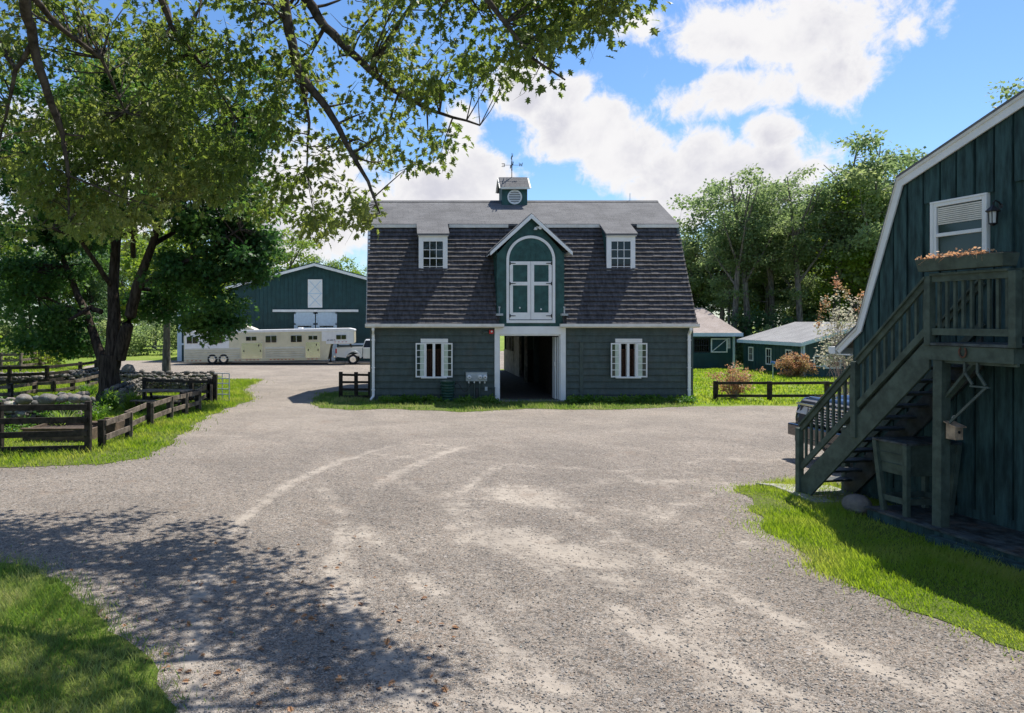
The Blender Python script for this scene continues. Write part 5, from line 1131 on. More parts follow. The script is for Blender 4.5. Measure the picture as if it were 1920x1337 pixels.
m_ = MB(); m_.box(tx(347), tx(430), -Wt/2-.010, -Wt/2, .95, 2.05); m_.build('rear_panel', 'trailerwhite', tr)
m_ = MB()   # small dark maker's lettering, too small to read in the photograph: short strokes
x = tx(614)
for i in range(11):
    if i in (3, 8): x += .045; continue
    m_.box(x, x+.014, -Wt/2-.036, -Wt/2-.028, 1.45, 1.52); m_.box(x+.014, x+.04, -Wt/2-.036, -Wt/2-.028, 1.505 if i % 2 else 1.45, 1.52 if i % 2 else 1.465); m_.box(x+.014, x+.036, -Wt/2-.036, -Wt/2-.028, 1.478, 1.49); x += .052
m_.build('lettering', 'black', tr)
m_ = MB(); m_.box(tx(618), tx(621), -.9, -.8, .10, 1.22); m_.box(tx(616.5), tx(622.5), -.95, -.75, .02, .10); m_.build('landing_jack', 'black', tr)
m_ = MB(); m_.box(tx(615), tx(618.5), -.7, .7, .3, 1.2); m_.build('gear_shade_block', 'black', tr)  # black block stands for the shaded area at the landing gear
m_ = MB(); m_.hexa([(tx(430),-.6,zt+.06),(tx(478),-.6,zt+.06),(tx(478),.9,zt+.06),(tx(430),.9,zt+.06),(tx(440),-.5,zt+.42),(tx(455),-.5,zt+.42),(tx(455),.8,zt+.42),(tx(440),.8,zt+.42)]); m_.build('hay_pod', 'alu', tr)
m_ = MB(); m_.bar((tx(450),-.7,zt+.46), (tx(476),-.7,zt+.10), .03, .06, (0,1,0)); m_.hexa([(tx(452),-.7,zt+.44),(tx(476),-.7,zt+.08),(tx(476),.9,zt+.08),(tx(452),.9,zt+.44),(tx(452),-.7,zt+.48),(tx(476),-.7,zt+.12),(tx(476),.9,zt+.12),(tx(452),.9,zt+.48)]); m_.build('pod_lid', 'cream', tr)
m_ = MB(); m_.box(tx(558), tx(566), -.4, .1, zt+.08, zt+.2); m_.build('roof_vent', 'trailerwhite', tr, bevel=.02)
m_ = MB(); m_.bar((tx(655), 0, 1.25), (tx(658), 0, .95), .12, .12, (0,1,0)); m_.build('hitch', 'plastic', tr)
tr.location = (TX0, 51.3 + Wt/2, .0); tr.rotation_euler = (0, -R(.9), 0)

# ================================================================== fences
def fence(name, posts, rails, label, m='fence', ph=1.1, pw=.12, rh=.12, rt=.035, face=0, cat='fence', zs=None, group=None, pm=None, faceb=False):
    """posts: (x,y) list; rails: heights of rail centres; boards on the camera side"""
    ox, oy = posts[0]; f = empty(name, (ox, oy, 0), label, cat, group)
    for (x, y) in posts:
        d = Vector((1, 0, 0))
        mb = MB(); lean = random.uniform(-.015, .015); mb.bar((x-ox, y-oy, 0), (x-ox+lean, y-oy, ph + random.uniform(-.02, .02)), pw, pw, (0, 1, 0)); mb.build('post', pm or m, f, bevel=.008)
    for (p, q) in zip(posts[:-1], posts[1:]):
        a_, b_ = Vector((p[0]-ox, p[1]-oy, 0)), Vector((q[0]-ox, q[1]-oy, 0)); d = (b_ - a_).normalized(); nr = Vector((d.y, -d.x, 0)); 
        if nr.y > 0: nr = -nr
        if faceb: nr = -nr
        o = nr * (pw/2 + rt/2 + .002)
        for z in rails:
            mb = MB(); j = random.uniform(-.012, .012); mb.bar(a_ + o + Vector((0,0,z+j)) + d*.004, b_ + o + Vector((0,0,z-j)) - d*.004, rt, rh); mb.build('rail', m, f, bevel=.004)
    return f
# two rail weathered fence along the yard lawn, with a slim cover board on each post
pts = [(191, 842), (241, 822), (281, 800), (318, 785), (346, 777), (371, 770), (392, 756)]
ps = [G(*p) for p in pts]
fw = fence('board_fence', ps, (.60, .27), 'low weathered two rail fence slanting back along the yard edge to the metal gate', 'fencegrey', .68, .14, .13, pm='fence')
for (x, y) in ps[1:]:
    mb = MB(); mb.T = Matrix.Translation((-ps[0][0], -ps[0][1], 0)); mb.bar((x+.10, y-.11, .02), (x+.10, y-.11, .66), .08, .04, (0,1,0)); mb.build('cover_board', 'fencegrey', fw, bevel=.004)
# four board panel at the left edge
pw_ = [G(0, 853), G(165, 849)]
fence('board_fence', [(pw_[0][0] - 2.4, pw_[0][1] - .05), pw_[0], pw_[1]], (1.02, .74, .44, .12), 'dark four board fence panel standing in the grass at the left edge', 'fence', 1.14, .13, .13, .04)
# behind the picnic table
pq = [(G(271, 752)), (G(358, 755)), (G(394, 756))]
fence('board_fence', pq, (.76, .42, .14), 'dark rail fence in front of the stone bank, running to the metal gate', 'fence', .86, .14, .10, .04)
x, y = G(396, 756); mb = MB(); mb.bar((0, 0, 0), (.01, 0, 1.02), .16, .16, (0, 1, 0)); gp = mb.build('gate_post', 'fence', None, bevel=.01); gp.location = (x + .1, y + .1, 0); tag(gp, 'tall dark post that carries the tubular metal gate', 'gate post')
gt = empty('metal_gate', (G(401, 752)[0], G(401, 752)[1], .04), 'pale tubular steel gate standing open at the end of the fence', 'gate', rz=R(-16))
gw, gh = .62, .97
for x_ in (0, gw): mb = MB(); mb.tube([(x_, 0, 0), (x_, 0, gh)], .022, 8); mb.build('upright', 'rust' if x_ == 0 else 'galv', gt, smooth=True)
mb = MB(); mb.tube([(gw*.55, 0, 0), (gw*.55, 0, gh)], .016, 8); mb.build('upright', 'galv', gt, smooth=True)
for i in range(6): z = gh * (0, .22, .42, .62, .81, 1)[i]; mb = MB(); mb.tube([(0, 0, z), (gw, 0, z)], .018, 8); mb.build('cross_tube', 'galv', gt, smooth=True)
# fence left of the barn
pf = [G(639, 748), G(668, 748), G(694, 748)]
fence('board_fence', pf, (.90, .63, .36, .10), 'short dark four rail fence joining the left corner of the barn', 'fence', 1.0, .14, .085, .04)
# fence right of the barn
pr = [G(1341.5, 752), G(1443, 752), G(1551, 752), G(1660, 752), G(1770, 752)]
fence('board_fence', pr, (.66, .20), 'low dark two rail fence between the barn and the black pickup', 'fence', .71, .14, .10, .04)
# paddock fences at the far left
pg = [G(-60, 752), G(20, 748), G(66, 741), G(100, 740), G(136, 736), G(165, 730), G(190, 724)]
fence('board_fence', pg, (.46, .18), 'low weathered two rail fence behind the row of boulders, left of the tree', 'fencegrey', .56, .16, .12, .035, pm='fence')
ph_ = [G(-120, 730), G(18, 727), G(88, 724), G(150, 716), G(180, 711)]
fence('board_fence', ph_, (.86, .56, .26), 'dark three rail fence before the long dry stone wall at far left', 'fence', .95, .15, .13, .04)
pi_ = [G(-100, 702), G(2, 699), G(39, 698), G(75, 693), G(108, 689)]
fence('board_fence', pi_, (1.0, .68, .36), 'most distant grey three rail paddock fence at the left edge', 'fencegrey', 1.1, .14, .13, .04)
pj = [((x_-CX)*62/F, 62 + (1400-x_)*.05) for x_ in (1372, 1384, 1396, 1408)]
fence('board_fence', pj, (1.75, 1.3, .85, .4), 'pale weathered paddock rails seen in the gap between the two stables', 'fencegrey', 1.9, .14, .12, .04)

# ================================================================== stone walls
def stone_wall(name, path, hgt, th, sz, label, seed, cap=False):
    r = np.random.default_rng(seed); P_, F_, C_ = [], [], []; n0 = 0
    segs = list(zip(path[:-1], path[1:])); origin = path[0]
    for (p, q) in segs:
        p = np.array(p); q = np.array(q); L = np.linalg.norm(q - p); d = (q - p) / L; nr = np.array([-d[1], d[0]]); u = 0
        rows = max(1, int(hgt / (sz * .62)))
        for row in range(rows + 1):
            u = r.uniform(-sz, 0)
            while u < L:
                s_ = sz * r.uniform(.4, 1.35); 
                for side in ((-1, 1) if row < rows else (0,)):
                    c = p + d * (u + s_/2) + nr * (side * (th/2 - s_*.25) + r.uniform(-.04, .04)); z = min(hgt, row * sz * .62 + sz * .3 + r.uniform(-.04, .04))
                    v = IV1.copy(); nz = sum(np.sin(v @ r.normal(0, 1, 3) * k + r.random()*6) / k for k in (1.5, 2.7, 4.5)); v *= (1 + .30 * nz)[:, None]; v = np.sign(v) * np.abs(v)**.75
                    v *= np.array([s_*.60, s_*.55, s_*r.uniform(.30, .5)]); a_ = math.atan2(d[1], d[0]) + r.normal(0, .25); ti = r.normal(0, .2)
                    v = v @ np.array([[1,0,0],[0,math.cos(ti),math.sin(ti)],[0,-math.sin(ti),math.cos(ti)]]); v = v @ np.array([[math.cos(a_),math.sin(a_),0],[-math.sin(a_),math.cos(a_),0],[0,0,1]])
                    P_.append(v + np.array([c[0]-origin[0], c[1]-origin[1], z])); F_.append(IF1 + n0); n0 += len(IV1); C_.append(np.full(len(IF1), r.random()))
                u += s_ * .95
    o = np_mesh(name, np.concatenate(P_), np.concatenate(F_), 'stone', None, np.concatenate(C_), (origin[0], origin[1], 0)); tag(o, label, 'stone wall'); return o
stone_wall('dry_stone_wall', [G(-150, 726), G(60, 722), G(130, 719), G(185, 713)], .58, .6, .24, 'long grey dry stone wall behind the dark fence at far left', 1)
stone_wall('dry_stone_wall', [G(215, 716), G(300, 718), G(393, 717)], .50, .7, .22, 'low dry stone wall along the far driveway behind the slim grey trunk', 2)
stone_wall('stone_bank', [G(212, 760), G(240, 747), G(265, 738), G(330, 738), G(392, 737)], .60, .5, .17, 'sunlit rubble stone bank behind the picnic table', 3)
stone_wall('stone_bank', [G(-90, 806), G(20, 802), G(95, 795), G(160, 786)], .74, .7, .22, 'tall rubble stone bank behind the four board panel and the raised bed', 5)
for i, (px, py, r_, lb) in enumerate([(45, 757, .30, 'flattish bluish boulder leftmost on the stone bank at left'), (88, 752, .33, 'big round pale boulder on top of the stone bank at left'), (118, 756, .24, 'mid sized boulder next to the big pale one on the bank'), (141, 758, .26, 'boulder on the bank nearest the corner of the board panel'),(160,757,.2,'small dark boulder at the right end of the bank by the tree')]):
    c = P(px, 748, 20.9); rock('boulder', (c.x, c.y, .80), r_*.75, r_*.65, r_*.48, 20 + i, lb)
c = P(240, 695, 37); rock('boulder', (c.x, c.y, .55), .3, .25, .28, 33, 'grey boulder perched on the low wall just right of the big tree')
# raised beds, picnic table
def bed(x0, x1, y0, y1, h, label, rz=0):
    e = empty('raised_bed', ((x0+x1)/2, (y0+y1)/2, 0), label, 'raised bed', rz=rz); w2, d2 = (x1-x0)/2, (y1-y0)/2
    mb = MB(); mb.box(-w2, w2, -d2, -d2+.05, 0, h); mb.box(-w2, w2, d2-.05, d2, 0, h); mb.box(-w2, -w2+.05, -d2+.05, d2-.05, 0, h); mb.box(w2-.05, w2, -d2+.05, d2-.05, 0, h); mb.box(-w2-.04, w2+.04, -d2-.04, -d2+.07, h, h+.035); mb.box(-w2-.04, w2+.04, d2-.07, d2+.04, h, h+.035); mb.build('board', 'bed', e, bevel=.006)
    mb = MB(); mb.box(-w2+.05, w2-.05, -d2+.05, d2-.05, .02, h-.06); mb.build('soil', 'soil', e); return e
a_ = G(42, 829); b_ = G(168, 829); bed(a_[0], b_[0], a_[1], a_[1] + 1.3, .30, 'long brown raised garden bed behind the four board panel')
a_ = G(171, 819); b_ = G(230, 812); bed(a_[0], b_[0], a_[1]+.1, a_[1] + 1.0, .32, 'short brown raised bed behind the first fence post of the slanting fence')
c = G(303, 775); pt_ = empty('picnic_table', (c[0], c[1] + .4, 0), 'dark weathered picnic table with benches behind the slanting fence', 'picnic table', rz=R(-6))
mb = MB()
for k in range(5): mb.box(-.80, .80, -.36 + k*.145, -.36 + k*.145 + .13, .66, .70)
mb.build('tabletop', 'fencegrey', pt_, bevel=.005)
for s_ in (-1, 1):
    mb = MB(); mb.box(-.80, .80, s_*.72-.13, s_*.72+.13, .40, .44); mb.build('bench', 'fencegrey', pt_, bevel=.005)
    for x_ in (-.6, .6):
        mb = MB(); mb.bar((x_, s_*.50, 0), (x_, s_*.22, .66), .09, .045, (1, 0, 0)); mb.build('leg', 'fence', pt_)
for x_ in (-.6, .6): mb = MB(); mb.bar((x_, -.85, .37), (x_, .85, .37), .045, .09); mb.build('crossbeam', 'fence', pt_)
yp = empty('yard_pump', (*G(1449, 712), 0), 'thin post with blue pump head on the lawn before the low stable', 'water pump')
mb = MB(); mb.tube([(0,0,0),(0,0,.80)], .022, 8); mb.build('pipe', 'galv', yp)
mb = MB(); mb.bar((-.08, 0, .86), (.10, 0, .80), .09, .10, (0,1,0)); mb.bar((-.1, 0, .92), (.16, 0, .88), .03, .03, (0,1,0)); mb.build('head', 'bluepump', yp, bevel=.01)

# ================================================================== vegetation
def clump_points(cs, ell, n, r, shell=.45):
    """clump centres inside an ellipsoid (cx,cy,cz,rx,ry,rz), pushed towards its skin"""
    out = []
    for _ in range(n):
        v = r.normal(0, 1, 3); v /= np.linalg.norm(v); q = r.random() ** shell
        out.append(np.array(ell[:3]) + v * q * np.array(ell[3:6]))
    return out
QT = (np.array([(-.42,0,0),(0,.5,.10),(0,1,0),(-.30,.62,-.02),(.42,0,0),(.30,.62,-.02)]), np.array([(0,1,3),(3,1,2),(1,4,5),(1,5,2)]))
LF_V = [(0,0,0),(0,1,-.08),(-.40,.42,.07),(.40,.42,.07)]; LF_F = [(0,2,1),(0,1,3)]
# lobed oak leaf
_o = [(0,0),(.10,.12),(.26,.16),(.16,.30),(.44,.44),(.20,.50),(.40,.74),(.15,.72),(0,1.0)]
OK_V = [(0,0,0),(0,.5,.0),(0,1.0,-.10)]; 
for s_ in (-1, 1): OK_V += [(s_*x, y, .10*abs(x)*2 - .1*y*y) for x, y in _o[1:-1]]
OK_F = []
for b0 in (3, 10):
    OK_F += [(0, b0, b0+2), (b0, b0+1, b0+2), (0, b0+2, 1), (1, b0+2, b0+4), (b0+2, b0+3, b0+4), (1, b0+4, b0+6), (b0+4, b0+5, b0+6), (1, b0+6, 2)]
# five pointed maple leaf
MP_V = [(0,0,0),(0,.45,.02),(0,1,-.06),(-.16,.55,.03),(.16,.55,.03),(-.5,.62,.05),(.5,.62,.05),(-.30,.30,.04),(.30,.30,.04),(-.42,.08,.02),(.42,.08,.02)]
MP_F = [(0,7,1),(0,1,8),(1,3,2),(1,2,4),(1,7,5),(1,5,3),(1,4,6),(1,6,8),(0,9,7),(0,8,10)]
def leaves_for(centres, per, rad, size, r, flat=.6, droop=0.0):
    C_ = np.repeat(np.array(centres), per, axis=0); n = len(C_)
    off = r.normal(0, 1, (n, 3)); off /= np.maximum(np.linalg.norm(off, axis=1, keepdims=True), .01); off *= (r.random((n, 1)) ** .5) * rad * r.uniform(.6, 1.2, (n, 1))
    off[:, 2] *= flat; pos = C_ + off
    d = off * .8 + r.normal(0, 1, (n, 3)) * rad * .5; d[:, 2] -= droop * rad
    up = r.normal(0, .55, (n, 3)); up[:, 2] += 1.0
    return pos, rot_frames(d, up), size * r.uniform(.65, 1.25, n)
def curve(a, b, k, bow, r, sag=0):
    a = np.array(a, float); b = np.array(b, float); t = np.linspace(0, 1, k)[:, None]; L = np.linalg.norm(b - a)
    m = (a + b) / 2 + r.normal(0, bow * L, 3) + np.array([0, 0, sag * L]); return (1-t)**2 * a + 2*t*(1-t) * m + t*t * b
def tree(name, base, limbs, ells, leaf, barkm, label, cat='tree', group=None, seed=1, per=90, rad=.8, size=.16, tmpl='q', nbr=1.0, trunk_n=10, flat=.6, droop=.15, extra=None, twig_r=.035, rndgrad=.3):
    """limbs: polylines [(x,y,z,radius)...] relative to base; ells: [(cx,cy,cz,rx,ry,rz,n)]"""
    r = np.random.default_rng(seed); t = empty(name, base, label, cat, group)
    mb = MB(); nodes = []
    for li in limbs:
        P_ = [np.array(p[:3], float) for p in li]; pts = []; rd = []
        for i in range(len(P_) - 1):
            k = 4
            for j in range(k): u = j / k; q = P_[i] * (1-u) + P_[i+1] * u; wob = r.normal(0, li[i][3] * (.04 if li[i][3] > .15 else .12), 3); pts.append(q + wob * (0 if i == 0 and j == 0 else 1)); rd.append(li[i][3] * (1-u) + li[i+1][3] * u)
        pts.append(P_[-1]); rd.append(li[-1][3]); mb.tube(pts, rd, trunk_n)
        for q, w in zip(pts[2:], rd[2:]): nodes.append((q, w))
    cs = []
    for e in ells: cs += clump_points(None, e, int(e[6]), r)
    if extra is not None: cs += list(extra)
    NP = np.array([n_[0] for n_ in nodes]); NW = np.array([n_[1] for n_ in nodes])
    for c in cs:
        if r.random() > nbr: continue
        dd0 = np.linalg.norm(NP - c, axis=1) + np.maximum(0, NP[:, 2] - c[2]) * .3; dd = dd0 + NW * 4; i = int(np.argmin(dd)); L = dd[i]
        w = min(nodes[i][1] * .6, .014 + .012 * L); cv = curve(NP[i], c, 5, .10, r, .05)
        mb.tube(cv, [w, w*.85, w*.65, w*.45, w*.2], 5, cap=False)
        for _ in range(2): e = c + r.normal(0, rad * .5, 3); mb.tube([cv[3], (cv[3] + e) / 2 + r.normal(0, .05, 3), e], [w*.4, w*.28, w*.1], 4, cap=False)
    mb.build('trunk', barkm, t, smooth=True)
    tv, tf = {'q': (LF_V, LF_F), 'o': (OK_V, OK_F), 'm': (MP_V, MP_F)}[tmpl]
    pos, fr, sz = leaves_for(cs, per, rad, size, r, flat, droop)
    cl = np.repeat(r.random(len(cs)), per); o = scatter_mesh('crown', tv, tf, pos, fr, sz, leaf, t, face_rnd=np.clip(cl * .5 + r.random(len(pos)) * .5, 0, 1)); 
    return t

# ---------------- the big maple in the yard
b_ = G(205, 752); bx0, by0 = b_[0], b_[1]
def rel(px, py, d=None, dy=0.0):
    q = P(px, py, by0 + dy); return (q.x - bx0, q.y - by0, q.z)
L1 = [rel(208,756)[:2] + (0.0, .56), rel(206,735) + (.42,), rel(206,700) + (.36,), rel(208,665) + (.37,)]
L1[0] = (0.05, 0, 0, .62)
limbs = [L1,
 [rel(212,670)+(.30,), rel(214,600,dy=.1)+(.24,), rel(212,540,dy=.3)+(.20,), rel(218,450,dy=.4)+(.17,), rel(235,350,dy=.5)+(.12,), rel(250,230,dy=.5)+(.06,)],
 [rel(222,672)+(.27,), rel(240,610,dy=-.2)+(.22,), rel(256,540,dy=-.4)+(.19,), rel(285,460,dy=-.6)+(.14,), rel(310,370,dy=-.6)+(.11,), rel(322,270,dy=-.6)+(.05,)],
 [rel(196,690)+(.20,), rel(180,640,dy=.3)+(.17,), rel(163,590,dy=.8)+(.14,), rel(140,540,dy=1.2)+(.12,), rel(110,460,dy=1.6)+(.08,), rel(80,380,dy=1.6)+(.04,)],
 [rel(190,585,dy=.2)+(.10,), rel(170,577,dy=.5)+(.09,), rel(130,600,dy=-1)+(.05,)],
 [rel(256,540,dy=-.4)+(.12,), rel(330,500,dy=-1.2)+(.09,), rel(400,460,dy=-1.8)+(.06,), rel(450,430,dy=-2)+(.03,)],
 [rel(285,460,dy=-.6)+(.10,), rel(350,420,dy=1)+(.07,), rel(420,360,dy=1.5)+(.04,)],
 [rel(310,370,dy=-.6)+(.08,), rel(350,440,dy=-1)+(.07,), rel(385,520,dy=-1.2)+(.05,), rel(405,590,dy=-1.2)+(.02,)],
 [rel(163,590,dy=.8)+(.07,), rel(120,600,dy=.6)+(.05,), rel(95,640,dy=.6)+(.02,)],
 [rel(256,540,dy=-.4)+(.08,), rel(290,545,dy=.8)+(.06,), rel(340,590,dy=1)+(.02,)],
 [rel(212,540,dy=.3)+(.10,), rel(150,450,dy=-1.5)+(.07,), rel(80,420,dy=-2.5)+(.04,)],
 [rel(163,590,dy=.8)+(.07,), rel(90,560,dy=2)+(.05,), rel(20,545,dy=2.5)+(.03,)],
 [rel(250,480,dy=-.3)+(.10,), rel(250,430,dy=-2.5)+(.08,), rel(240,380,dy=-3.6)+(.04,)]]
def relE(px, py, rx, rz_, dy, ry, n): q = rel(px, py, dy=dy); return (q[0], q[1], q[2], rx/51., ry, rz_/51., n)
ells = [relE(330,330,120,110,0,2.6,60), relE(230,230,130,120,0,2.8,56), relE(430,400,80,80,-1,2.0,36), relE(400,260,90,90,.5,2.2,40), relE(470,200,60,80,.5,1.6,20), relE(300,140,120,70,.5,2.2,34), relE(130,200,110,100,1,2.2,34), relE(440,320,60,60,1,1.6,18), relE(370,510,80,50,-.8,1.6,26), relE(400,590,48,48,-1.2,1.2,22), relE(465,470,55,60,-1,1.5,24),
        relE(120,420,120,110,.8,2.8,56), relE(60,540,90,65,1.5,2.4,34), relE(110,600,60,40,.5,1.4,14), relE(290,400,150,70,-2.2,1.6,34), relE(300,570,70,35,1,1.4,14), relE(140,650,45,22,1,1.1,7), relE(50,640,60,22,2,1.2,7), relE(20,330,90,110,1.5,2.4,24)]
tree('maple_tree', (bx0, by0, 0), limbs, ells, 'mapleleaf', 'bark', 'large dark maple with a forked thick trunk standing by the fenced garden', seed=11, per=150, rad=.70, size=.155, tmpl='m', droop=.3, flat=.55)
# slim grey trunk behind
b2 = G(312, 706); 
def rel2(px, py, dy=0): q = P(px, py, b2[1] + dy); return (q.x - b2[0], q.y - b2[1], q.z)
tree('maple_tree', (b2[0], b2[1], 0), [[(0,0,0,.25), rel2(312,660)+(.20,), rel2(313,600)+(.17,), rel2(322,520)+(.13,), rel2(330,430)+(.07,)], [rel2(313,600)+(.1,), rel2(290,560)+(.07,), rel2(270,520)+(.03,)], [rel2(318,560)+(.1,), rel2(360,520)+(.06,), rel2(400,490)+(.03,)]],
     [(0.4,0,5.8,2.6,2.4,1.9,40), (-1.4,0,4.2,1.7,1.6,1.0,18), (2.1,-.5,4.4,1.5,1.6,1.1,16)], 'midleaf', 'barkgrey', 'slimmer tree with straight pale grey trunk rising from the low wall', seed=12, per=120, rad=.7, size=.2)

# ---------------- the oak whose boughs hang over the top of the view (trunk stands left of the frame)
OB0 = np.array([-9.5, 7.5, 0.0])
def dep(px): return np.interp(px, [-200, 350, 600, 850, 1000, 1190], [11.8, 12.2, 12.0, 10.6, 9.6, 8.6])
def dep0(px): return np.interp(px, [-200, 350, 850, 1190], [12.6, 13.4, 12.0, 9.3])
def W3(px, py, d, k=True):
    if k: d = d * dep(px) / dep0(px)
    q = P(px, py, d)
    return np.array([q.x, q.y, q.z]) - OB0
def lw(p, w): return (p[0], p[1], p[2], w * .78)
r = np.random.default_rng(21)
oak_limbs = [
 [(0,0,0,.55),(0.1,0,1.2,.42),(.1,.2,4,.38),(.4,.4,6.5,.33),(.9,1,9,.26),(1.4,1.6,11.5,.15)],
 [(.3,.35,6,.24), lw(W3(200,-260,10.5),.17), lw(W3(420,-140,11.8),.13), lw(W3(530,-30,12.2),.105), lw(W3(540,60,12.2),.095), lw(W3(562,140,12.2),.085), lw(W3(612,200,12.1),.07), lw(W3(650,270,12.0),.05), lw(W3(690,340,11.9),.032), lw(W3(712,400,11.8),.016)],
 [lw(W3(420,-140,11.8),.12), lw(W3(560,-20,12.6),.10), lw(W3(610,50,12.6),.09), lw(W3(660,100,12.5),.075), lw(W3(730,165,12.4),.055), lw(W3(800,205,12.2),.035), lw(W3(900,235,11.9),.016)],
 [(.2,.3,5.0,.2), lw(W3(-60,-180,9.5),.14), lw(W3(40,-30,10.5),.10), lw(W3(62,80,11.2),.085), lw(W3(90,180,11.6),.07), lw(W3(118,250,12),.05), lw(W3(128,330,12.2),.03), lw(W3(130,420,12.4),.014)],
 [lw(W3(62,80,11.2),.05), lw(W3(30,130,11.4),.04), lw(W3(10,220,11.6),.025), lw(W3(-10,300,11.8),.012)],
 [lw(W3(40,-30,10.5),.06), lw(W3(110,50,11.5),.045), lw(W3(190,110,12.3),.035), lw(W3(235,210,12.8),.018)],
 [lw(W3(200,-260,10.5),.09), lw(W3(280,-60,11.5),.06), lw(W3(320,50,12.2),.045), lw(W3(400,150,12.8),.028), lw(W3(440,220,13),.012)],
 [lw(W3(420,-140,11.8),.11), lw(W3(700,-150,11.0),.085), lw(W3(850,-80,10.4),.06), lw(W3(930,20,10.2),.04), lw(W3(1000,110,10.1),.022), lw(W3(1060,150,10),.012)],
 [lw(W3(700,-150,11.0),.07), lw(W3(950,-170,9.6),.05), lw(W3(1080,-80,9.2),.032), lw(W3(1140,-5,9.1),.012)],
 [lw(W3(562,140,12.2),.04), lw(W3(580,230,12.3),.03), lw(W3(575,320,12.4),.014)],
 [lw(W3(130,330,12.2),.02), lw(W3(230,370,12.6),.014), lw(W3(300,390,12.9),.008)],
 [(.4,.4,6.5,.2),(3,1.2,8.4,.14),(5.6,1.6,9.2,.09),(8.5,1.5,9.4,.04)],
 [(.9,1,9,.16),(3.5,3,10.5,.10),(6.5,4.5,11,.05)], [(.4,.4,6.5,.2),(-3,2,8.5,.12),(-5.5,3,9.5,.05)], [(.6,.8,8,.16),(-1,-3,9.5,.1),(-1.5,-5,10,.04)]]
def polysample(poly, n, r):
    xs = [p[0] for p in poly]; ys = [p[1] for p in poly]; out = np.zeros((0, 2))
    while len(out) < n:
        p = np.stack([r.uniform(min(xs), max(xs), n*3), r.uniform(min(ys), max(ys), n*3)], 1); out = np.concatenate([out, p[inpoly(p, poly)]])
    return out[:n]
extra = []
for poly, n, sp in (
    ([(-120,-60),(520,-60),(560,40),(540,200),(560,300),(540,400),(470,430),(330,350),(300,420),(190,440),(130,455),(60,430),(-100,430)], 175, 1.3),
    ([(60,200),(330,160),(330,340),(340,405),(230,425),(90,420)], 46, .8),
    ([(280,40),(500,20),(560,120),(545,330),(420,390),(300,300)], 24, .9),
    ([(960,-60),(1215,-60),(1205,18),(1140,40),(1120,100),(1020,140)], 11, .3),
    ([(540,60),(640,-20),(720,60),(830,130),(840,250),(820,330),(740,365),(660,430),(600,440),(540,370)], 36, .9),
    ([(640,-60),(1110,-60),(1105,90),(1030,160),(930,200),(840,290),(760,240),(720,120)], 40, .8),
    ([(900,-60),(1185,-60),(1180,10),(1120,40),(1100,110),(1010,140),(900,120)], 10, .5)):
    q = polysample(poly, n, r)
    for (px, py) in q: extra.append(W3(px, py, dep(px) + r.uniform(-sp, sp), False))
# boughs above the frame that throw the dappled shade on the foreground
shp = [(90,1060),(210,1020),(330,1010),(480,1020),(530,1050),(510,1100),(620,1130),(680,1150),(650,1200),(700,1270),(640,1420),(400,1500),(-200,1500),(-300,1150),(0,1090)]
q = polysample(shp, 48, r)
for (px, py) in q:
    gx_, gy_ = G(px, py); z = r.uniform(6.6, 9.0); p = np.array([gx_ + SUN.x/SUN.z*z, gy_ + SUN.y/SUN.z*z, z])
    sy_ = HZ - (z - H) * F / p[1]
    if sy_ < -30: extra.append(p - OB0)
oak = tree('oak_tree', tuple(OB0), oak_limbs, [(1.5,2,11,3.5,3,1.6,26), (-4,1,9,2.5,3,1.6,16)], 'oakleaf', 'barkdark', 'tall oak standing left of the yard, its leafy boughs hanging across the sky', seed=22, per=56, rad=.46, size=.12, tmpl='o', extra=extra, droop=.5, flat=.7)

# ---------------- woodland and further trees: a few kinds grown once, then copied
def wood_tree(seed, h, w, leaf, barkm, lean=0.0, n=46, per=120, size=.30, low=.35, tw=.16, rad=1.15):
    r = np.random.default_rng(seed); tops = []; top = h * .86
    main = [(0,0,0,tw*1.5), (lean*.2, 0, h*.2, tw*1.1), (lean*.5+r.normal(0,.2), r.normal(0,.2), h*.45, tw*.85), (lean*.8+r.normal(0,.3), r.normal(0,.3), h*.7, tw*.5), (lean+r.normal(0,.3), 0, h*.92, tw*.15)]
    limbs = [main]
    for k in range(5):
        z = h * r.uniform(.35, .65); a = r.random() * 6.28; u = z / h; x0 = lean * u
        limbs.append([(x0, 0, z, tw*.5), (x0 + math.cos(a)*w*.3, math.sin(a)*w*.3, z + h*.12, tw*.35), (x0 + math.cos(a)*w*.55, math.sin(a)*w*.55, z + h*.24, tw*.12)])
    ells = [(lean*.8, 0, h*.72, w*.62, w*.62, h*.26, int(n*.5)), (lean*.5 + w*.2, 0, h*.5, w*.5, w*.5, h*.18, int(n*.25)), (lean*.6 - w*.25, .3, h*(low+.1), w*.5, w*.5, h*.16, int(n*.25))]
    return limbs, ells, dict(leaf=leaf, barkm=barkm, seed=seed, per=per, rad=rad, size=size, trunk_n=7, flat=.5, droop=.2)
kinds = {}
def place_wood(kind, name, px, d, scale, rz, label, group=None, cat='tree'):
    x = (px - CX) * d / F
    if kind not in kinds:
        lm, el_, kw = KIND[kind]; kinds[kind] = tree(name, (0, 0, 0), lm, el_, kw.pop('leaf'), kw.pop('barkm'), label, cat, group, **kw); o = kinds[kind]
    else: o = copy_tree(kinds[kind])
    o.name = name; o.location = (x, d, 0); o.rotation_euler = (0, 0, rz); o.scale = (scale,) * 3; tag(o, label, cat, group)
    if not group and 'group' in o: del o['group']
    return o
